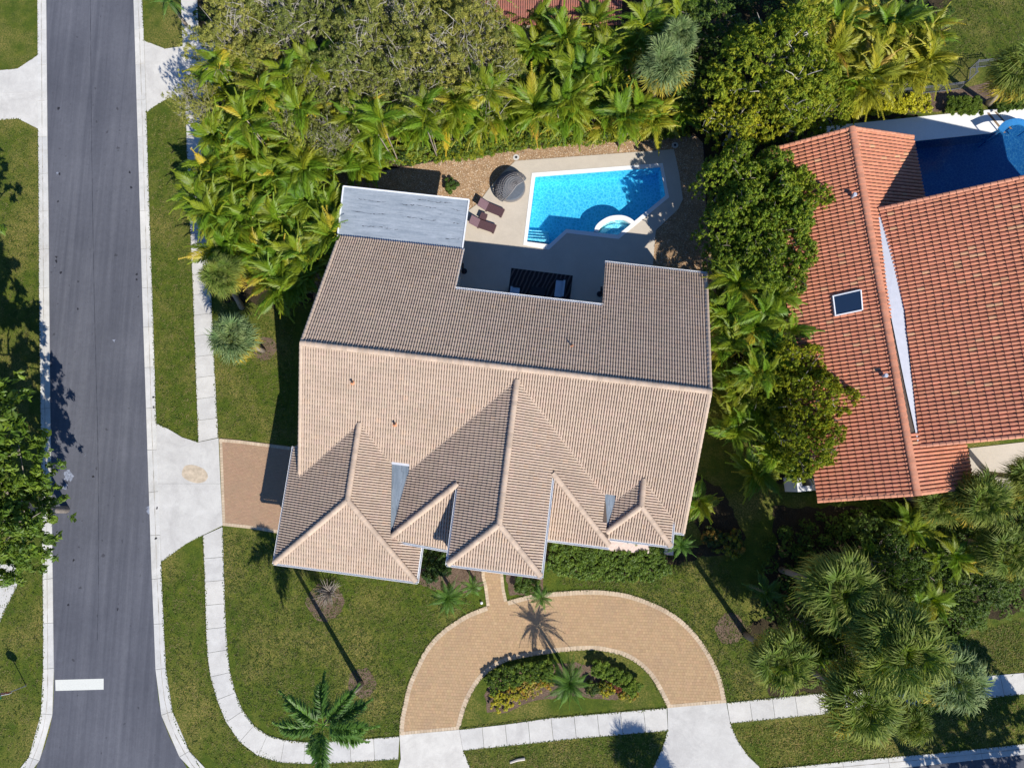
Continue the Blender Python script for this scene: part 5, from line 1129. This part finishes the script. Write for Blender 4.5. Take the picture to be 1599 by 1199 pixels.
hedge('island_shrubs', [(762, 1070), (790, 1057), (830, 1048), (870, 1044)], 1.3, .8, MG2 + DG, 16000, .07, 'olive green clipped shrub along the upper left rim of the island bed', 10, 'leaf', 'shrub')
hedge('island_shrubs', [(925, 1040), (955, 1050), (980, 1065), (995, 1078)], 1.0, .8, MG2, 11000, .07, 'olive green clipped shrub along the upper right rim of the island bed', 11, 'leaf', 'shrub')
CRO = [(.42, .34, .02), (.30, .30, .02), (.38, .20, .03), (.14, .14, .02)]
for x, y, rx, ry, lb, c in ((785, 1095, 1.0, .7, 'yellow croton bush at the left tip of the island bed', CRO[:2]), (808, 1080, .8, .6, 'mixed olive and yellow croton second from the left tip of the island', CRO), (830, 1072, .8, .65, 'peach and green croton bush in the left half of the island', [(.40, .26, .10), (.2, .2, .03), (.3, .28, .03)]),
                         (852, 1062, .7, .6, 'yellow-green croton just left of the island palm', CRO[1:]), (925, 1075, .5, .5, 'dark green croton just right of the island palm', DG + CRO[3:]), (948, 1077, .65, .5, 'yellow croton right of the dark one in the island', CRO[:2] + DG[:1]), (965, 1070, .45, .4, 'dark red croton in the right half of the island bed', [(.16, .03, .02), (.22, .06, .03), (.10, .05, .02)]), (982, 1083, .7, .45, 'yellow and peach croton at the right tip of the island bed', CRO)):
    shrub('croton', x, y, rx, ry, .7, c, 2600, .06, lb, nc=110, cr=.075)
shrub('croton', 1140, 850, 1.1, .9, 1.2, CRO + DG, 5000, .075, 'round yellow and green croton bush right of the dark corner palm', nc=150, cr=.11)
shrub('croton', 1112, 838, .8, .6, 1.1, DG + CRO[2:3], 3500, .075, 'dark croton with orange leaves against the right side of the tan house', nc=110, cr=.1)
shrub('shrub', 705, 288, .45, .6, .9, DG + MG, 1600, .07, 'small green sapling in the gravel beside the white flat roof', nc=12, cr=.16)
shrub('shrub', 990, 845, .5, .25, .8, MG, 900, .06, 'sprig of green growing on the pink ledge wall', nc=8, cr=.15)
for i, (x, y) in enumerate(((690, 890), (672, 898))): shrub('shrub', x, y, .6, .5, .8, DG, 2000, .07, ['dark leafy shrub between the entry tower and the pygmy palms', 'dark leafy shrub beside the right corner of the garage wing'][i], nc=90, cr=.1)
# dry leafless shrub on the mulch ring left of the front lawn
p = at(512, 925, .5); e = empty('dead_shrub', (p.x, p.y, 0), 0, 'leafless grey shrub of bare twigs on a mulch ring below the garage wing', 'shrub'); m = MB()
for k in range(70):
    a = random.uniform(0, 6.28); rr_ = random.uniform(.5, 1.15); q = Vector((math.cos(a) * rr_, math.sin(a) * rr_, random.uniform(.2, .9)))
    m.tube([(0, 0, 0), q * .5 + Vector((random.uniform(-.1, .1), random.uniform(-.1, .1), .2)), q], [.03, .02, .008], 5, False)
m.build('twigs', M['bark'], e)
# understory ground cover under the palms and oaks
def cover(poly, n, cols, ls, z0, z1, seed):
    P = np.array([tuple(p) for p in pl(poly)]); r_ = np.random.default_rng(seed); lo, hi = P.min(0), P.max(0); q = r_.uniform(lo, hi, (n * 3, 2)); q = q[inpoly(q[:, 0], q[:, 1], [tuple(p) for p in P])][:n]
    cl = [(x, y, r_.uniform(z0, z1), r_.uniform(.3, .6)) for x, y in q]
    me = leaf_cloud('ground_cover', cl, n * 60, ls, cols, seed, 'leaf', .5); tag(link('ground_cover', me), kind='stuff')
cover([(300, 40), (345, 60), (340, 160), (330, 300), (345, 440), (470, 430), (500, 300), (600, 262), (800, 232), (1080, 205), (1110, 240), (1200, 230), (1300, 185), (1400, 130), (1470, 40), (1480, -40), (300, -40)], 900, DG, .12, .1, 1.3, 5)
cover([(1190, 830), (1290, 800), (1450, 790), (1599, 770), (1700, 900), (1560, 955), (1500, 990), (1470, 1060), (1300, 1075), (1210, 1060), (1190, 960)], 420, MG, .12, .1, 1.0, 6)
cover([(1125, 460), (1230, 420), (1300, 560), (1320, 680), (1250, 750), (1190, 720), (1150, 600)], 200, DG, .11, .1, .7, 7)

# ---------------------------------------------------------------- objects
# sun loungers
M['wicker'] = simple('dark_brown_wicker', (.095, .05, .055), .55, .4, var=.3, scale=30, bumps=.6); M['wicker_l'] = simple('faded_brown_wicker', (.17, .10, .115), .55, .4, var=.25, scale=30, bumps=.6)
def lounger(px, py, ang, label):
    p = at(px, py, .35); e = empty('sun_lounger', (p.x, p.y, .06), ang, label, 'sun lounger', 'wicker sun loungers beside the pool')
    m = MB(); m.box((.35, 0, .30), (1.25, .66, .06)); m.box((.98, 0, .22), (.10, .66, .22)); m.build('seat', M['wicker'], e)
    m = MB()
    for k in range(9): m.box((-.2 + k * .135, 0, .335), (.115, .60, .012))
    m.build('seat_weave', M['wicker'], e)
    m = MB(); Mx = Matrix.Rotation(R(28), 3, 'Y'); m.box((-.60, 0, .48), (.76, .66, .05), Mx); m.build('backrest', M['wicker_l'], e)
    m = MB()
    for k in range(7): m.box(Vector((-.60, 0, .48)) + Mx @ Vector((-.30 + k * .10, 0, .03)), (.085, .58, .012), Mx)
    m.build('backrest_weave', M['wicker_l'], e)
    for x in (-.25, .92):
        for y in (-.28, .28): m = MB(); m.box((x, y, .135), (.06, .06, .27)); m.build('leg', M['wicker'], e)
    return e
lounger(766, 325, R(-24), 'dark brown wicker sun lounger nearer the round daybed'); lounger(753, 351, R(-20), 'dark brown wicker sun lounger nearer the patio shade')
m = MB(); p = at(755, 338, .4); m.box((p.x, p.y, .24), (.42, .42, .36), Matrix.Rotation(R(-22), 3, 'Z')); m.box((p.x, p.y, .44), (.5, .5, .03), Matrix.Rotation(R(-22), 3, 'Z')); tag(m.build('side_table', M['wicker']), 'small dark side table between the two sun loungers', 'table')
# round wicker daybed with a hooded canopy
M['rattan'] = simple('grey_brown_rattan', (.20, .19, .19), .6, .4, var=.25, scale=20); M['cush'] = simple('grey_cushion', (.12, .14, .17), .9, .2, var=.1)
p = at(797, 289, .8); db = empty('canopy_daybed', (p.x, p.y, .06), R(-45), 'round grey wicker daybed with a woven hooded canopy on the pool deck', 'daybed')
m = MB(); m.tube([(0, 0, 0), (0, 0, .12), (0, 0, .36)], [1.05, 1.12, 1.12], 28); m.build('base', M['rattan'], db); m = MB(); m.tube([(0, 0, .37), (0, 0, .50)], [1.05, 1.02], 28); m.build('cushion', M['cush'], db)
bm = bmesh.new(); nu, nv = 24, 11; g = []
for i in range(nu + 1):
    a = R(72) + R(216) * i / nu; row = []
    for j in range(nv + 1):
        t = j / nv * math.pi * .5; rr_ = 1.15 * math.cos(t * .98) + .02; row.append(bm.verts.new((math.cos(a) * rr_ + .62 * math.sin(t) ** 1.3, math.sin(a) * rr_ * 1.12, .36 + 1.30 * math.sin(t))))
    g.append(row)
for i in range(nu):
    for j in range(nv): bm.faces.new((g[i][j], g[i + 1][j], g[i + 1][j + 1], g[i][j + 1]))
me = bpy.data.meshes.new('canopy'); bmesh.ops.remove_doubles(bm, verts=bm.verts, dist=.02)
bmesh.ops.wireframe(bm, faces=bm.faces[:], thickness=.065, use_replace=True, use_even_offset=False, use_boundary=True); bm.to_mesh(me); bm.free(); me.materials.append(M['rattan']); link('canopy', me, db)
bm = bmesh.new(); ring1 = []
for i in range(20):
    a = R(100) + R(160) * i / 19; ring1.append([bm.verts.new((math.cos(a) * 1.13 * math.cos(t), math.sin(a) * 1.24 * math.cos(t), .36 + 1.22 * math.sin(t))) for t in (0.0, .18, .36)])
for i in range(19):
    for j in range(2): bm.faces.new((ring1[i][j], ring1[i + 1][j], ring1[i + 1][j + 1], ring1[i][j + 1]))
me = bpy.data.meshes.new('canopy_skirt'); bm.to_mesh(me); bm.free(); me.materials.append(M['rattan']); link('canopy_skirt', me, db)
m = MB(); m.tube([(.36 * abs(math.cos(t)) + .64 * math.sin(t) ** 1.3, 1.20 * math.cos(t), .36 + 1.31 * math.sin(t)) for t in np.linspace(0, math.pi, 18)], .05, 8); m.build('canopy_hoop', M['rattan'], db)
# patio set on the zebra rug
def zebra():
    m_, t, bs = nodes('zebra_rug'); p_ = wpos(t); wv = N(t, 'ShaderNodeTexWave', Scale=1.1, Distortion=9.0, Detail=2.0); wv.inputs['Detail Scale'].default_value = .45
    t.links.new(scaled(t, p_, (1, .8, 1), (0, 0, .6)), wv.inputs['Vector']); t.links.new(ramp(t, wv.outputs['Fac'], [(.62, (.012, .012, .016)), (.80, (.10, .08, .075))]), bs.inputs['Base Color']); bs.inputs['Roughness'].default_value = .95; return m_
a, b = F1, None
cR = [at(798.5, 418.5, .07), at(894.5, 430.5, .07)]; dU = (cR[1] - cR[0]); dV = Vector((HV[0], HV[1], 0))
m = MB(); m.prism([cR[0].xy, cR[1].xy, (cR[1] + dV * 2.9).xy, (cR[0] + dV * 2.9).xy], .06, .075, bottom=False); tag(m.build('zebra_rug', zebra()), 'black rug with brown zebra stripes on the shaded patio', 'rug')
M['pale'] = simple('pale_blue_cushion', (.42, .52, .60), .9, .2, var=.06); M['darkw'] = simple('black_wicker', (.02, .02, .025), .6, .3)
def seat(px, py, L, D, ang, name, label, cat):
    p = at(px, py, .5); e = empty(name, (p.x, p.y, .075), ang, label, cat)
    m = MB(); m.box((0, 0, .16), (L, D, .26)); m.build('base', M['darkw'], e)
    m = MB(); m.box((0, -D * .08, .36), (L - .24, D - .22, .14)); m.build('seat_cushion', M['pale'], e)
    m = MB(); m.box((0, D / 2 - .06, .42), (L, .12, .5)); m.build('backrest', M['darkw'], e)
    m = MB(); m.box((0, D / 2 - .2, .55), (L - .28, .14, .32)); m.build('back_cushion', M['pale'], e)
    for s_ in (-1, 1): m = MB(); m.box((s_ * (L / 2 - .05), 0, .38), (.1, D, .28)); m.build('armrest', M['darkw'], e)
    return e
ha_ = math.atan2(HU[1], HU[0])
seat(803, 455, .85, .85, ha_ + R(90), 'armchair', 'pale blue cushioned armchair at the left end of the zebra rug', 'armchair'); seat(875, 451, 1.5, .85, ha_ - R(90), 'sofa', 'pale blue cushioned sofa at the right end of the zebra rug', 'sofa')
p = at(840, 455, .4); e = empty('coffee_table', (p.x, p.y, .075), ha_, 'dark low coffee table in the middle of the zebra rug', 'table'); m = MB(); m.box((0, 0, .36), (1.1, .6, .04)); m.build('table_top', M['darkw'], e)
for x in (-.48, .48):
    for y in (-.24, .24): m = MB(); m.box((x, y, .17), (.06, .06, .34)); m.build('leg', M['darkw'], e)
for (px, py), lb in (((723.5, 419), 'dark standing fan against the left patio wall'), ((938, 455), 'dark standing fan against the right patio wall')):
    p = at(px, py, .8); e = empty('standing_fan', (p.x, p.y, .06), 0, lb, 'fan'); m = MB(); m.tube([(0, 0, 0), (0, 0, .03)], .22, 16); m.tube([(0, 0, .02), (0, 0, 1.1)], .025, 8); m.build('stand', M['darkw'], e)
    m = MB(); m.tube([(-.04, 0, 1.2), (.06, 0, 1.2)], .24, 18); m.build('fan_head', M['darkw'], e)
# round drain covers
for x, y, lb in ((806, 246, 'round white drain cover in the gravel left of the pool'), (1054, 227, 'round grey drain cover in the gravel at the pool yard corner')):
    p = at(x, y, .03); e = empty('drain_cover', (p.x, p.y, .02), 0, lb, 'drain cover'); m = MB(); m.tube([(0, 0, 0), (0, 0, .03)], .24, 20); m.build('ring', M['concrete'], e); m = MB(); m.tube([(0, 0, .03), (0, 0, .045)], .10, 12); m.build('cap', M['darkw'], e)
# picket fence
M['alu'] = simple('grey_aluminium', (.22, .23, .26), .4, .5, .4)
FP = [(1320, 158), (1370, 154), (1420, 149), (1465, 144.5), (1497, 140), (1512, 126), (1514, 108), (1549, 104)]; FP = [tuple(at(x, y, 0).xy) for x, y in FP]
fe = empty('picket_fence', (FP[0][0], FP[0][1], 0), 0, 'low dark metal picket fence above the yellow hedge at top right', 'fence'); fo = Vector((FP[0][0], FP[0][1], 0)); cnt = 0
pm = MB(); pm.box((0, 0, .53), (.022, .022, .96)); pme = pm.mesh('picket', M['alu']); qm = MB(); qm.box((0, 0, .57), (.06, .06, 1.14)); qm.box((0, 0, 1.15), (.08, .08, .03)); qme = qm.mesh('post', M['alu'])
for i in range(len(FP) - 1):
    a = Vector((*FP[i], 0)) - fo; b = Vector((*FP[i + 1], 0)) - fo; L = (b - a).length; inst('post', qme, fe, a, (0, 0, 0))
    for z in (.12, .88, 1.06): m = MB(); m.bar(a + Vector((0, 0, z)), b + Vector((0, 0, z)), .035, .04); m.build('rail', M['alu'], fe)
    for k in range(1, int(L / .125)):
        inst('picket', pme, fe, a.lerp(b, k / int(L / .125)), (0, 0, math.atan2(b.y - a.y, b.x - a.x)))
inst('post', qme, fe, Vector((*FP[-1], 0)) - fo, (0, 0, 0))
# stop sign seen edge-on from above
p = at(41, 1070); e = empty('stop_sign', (p.x, p.y, 0), 0, 'stop sign on a thin post on the left verge, casting an octagonal shadow', 'sign')
m = MB(); m.box((0, 0, 1.25), (.05, .05, 2.5)); m.build('post', M['alu'], e)
red = simple('sign_red', (.5, .02, .02), .4, .5, bumps=0); m = MB(); P8 = [(math.cos(R(22.5 + 45 * k)) * .38, math.sin(R(22.5 + 45 * k)) * .38) for k in range(8)]
zc = 1.98
def plate(r_, y0, y1):
    mm = MB(); V = [(math.cos(R(22.5 + 45 * k)) * r_, y0, zc + math.sin(R(22.5 + 45 * k)) * r_) for k in range(8)]; V += [(a_, y1, c_) for a_, _, c_ in V]
    mm.add(V, [tuple(range(8)), tuple(range(15, 7, -1))] + [(k, k + 8, (k + 1) % 8 + 8, (k + 1) % 8) for k in range(8)]); return mm
plate(.38, .045, .03).build('sign_border', M['white'], e); plate(.355, .050, .045).build('sign_face', red, e)
tc = bpy.data.curves.new('sign_text', 'FONT'); tc.body = 'STOP'; tc.size = .27; tc.align_x = 'CENTER'; tc.align_y = 'CENTER'; tc.extrude = .001
to = bpy.data.objects.new('sign_text', tc); COL.objects.link(to); to.rotation_euler = (R(90), 0, R(180)); to.location = (0, .052, zc); dg = bpy.context.evaluated_depsgraph_get(); me = bpy.data.meshes.new_from_object(to.evaluated_get(dg)); bpy.data.objects.remove(to)
me.materials.clear(); o = link('sign_text', me, e, [M['white']]); o.rotation_euler = (R(90), 0, R(180)); o.location = (0, .052, zc)
m = MB(); m.box((0, 0, 2.42), (.02, .42, .12), Matrix.Rotation(R(20), 3, 'Z')); m.build('street_name_plate', simple('plate_green', (.02, .18, .07), .5, .4), e)
# small things: branch on the verge, sprinkler cap, swept curl of hose
p = at(808, 1187, .1); e = MB(); e.tube([(p.x - .5, p.y - .15, .05), (p.x, p.y + .03, .08), (p.x + .5, p.y + .1, .05)], [.07, .09, .1], 7); tag(e.build('utility_cover', simple('weathered_white', (.55, .50, .43), .8, .2)), 'short pale curved pipe lying on the verge at the bottom edge', 'pipe')
p = at(752, 941, .1); m = MB(); m.tube([(p.x, p.y, 0), (p.x, p.y, .16)], .09, 12); m.tube([(p.x, p.y, .16), (p.x, p.y, .2)], [.09, .03], 12); tag(m.build('path_light', M['white']), 'small round white light at the left corner of walkway and drive', 'path light')
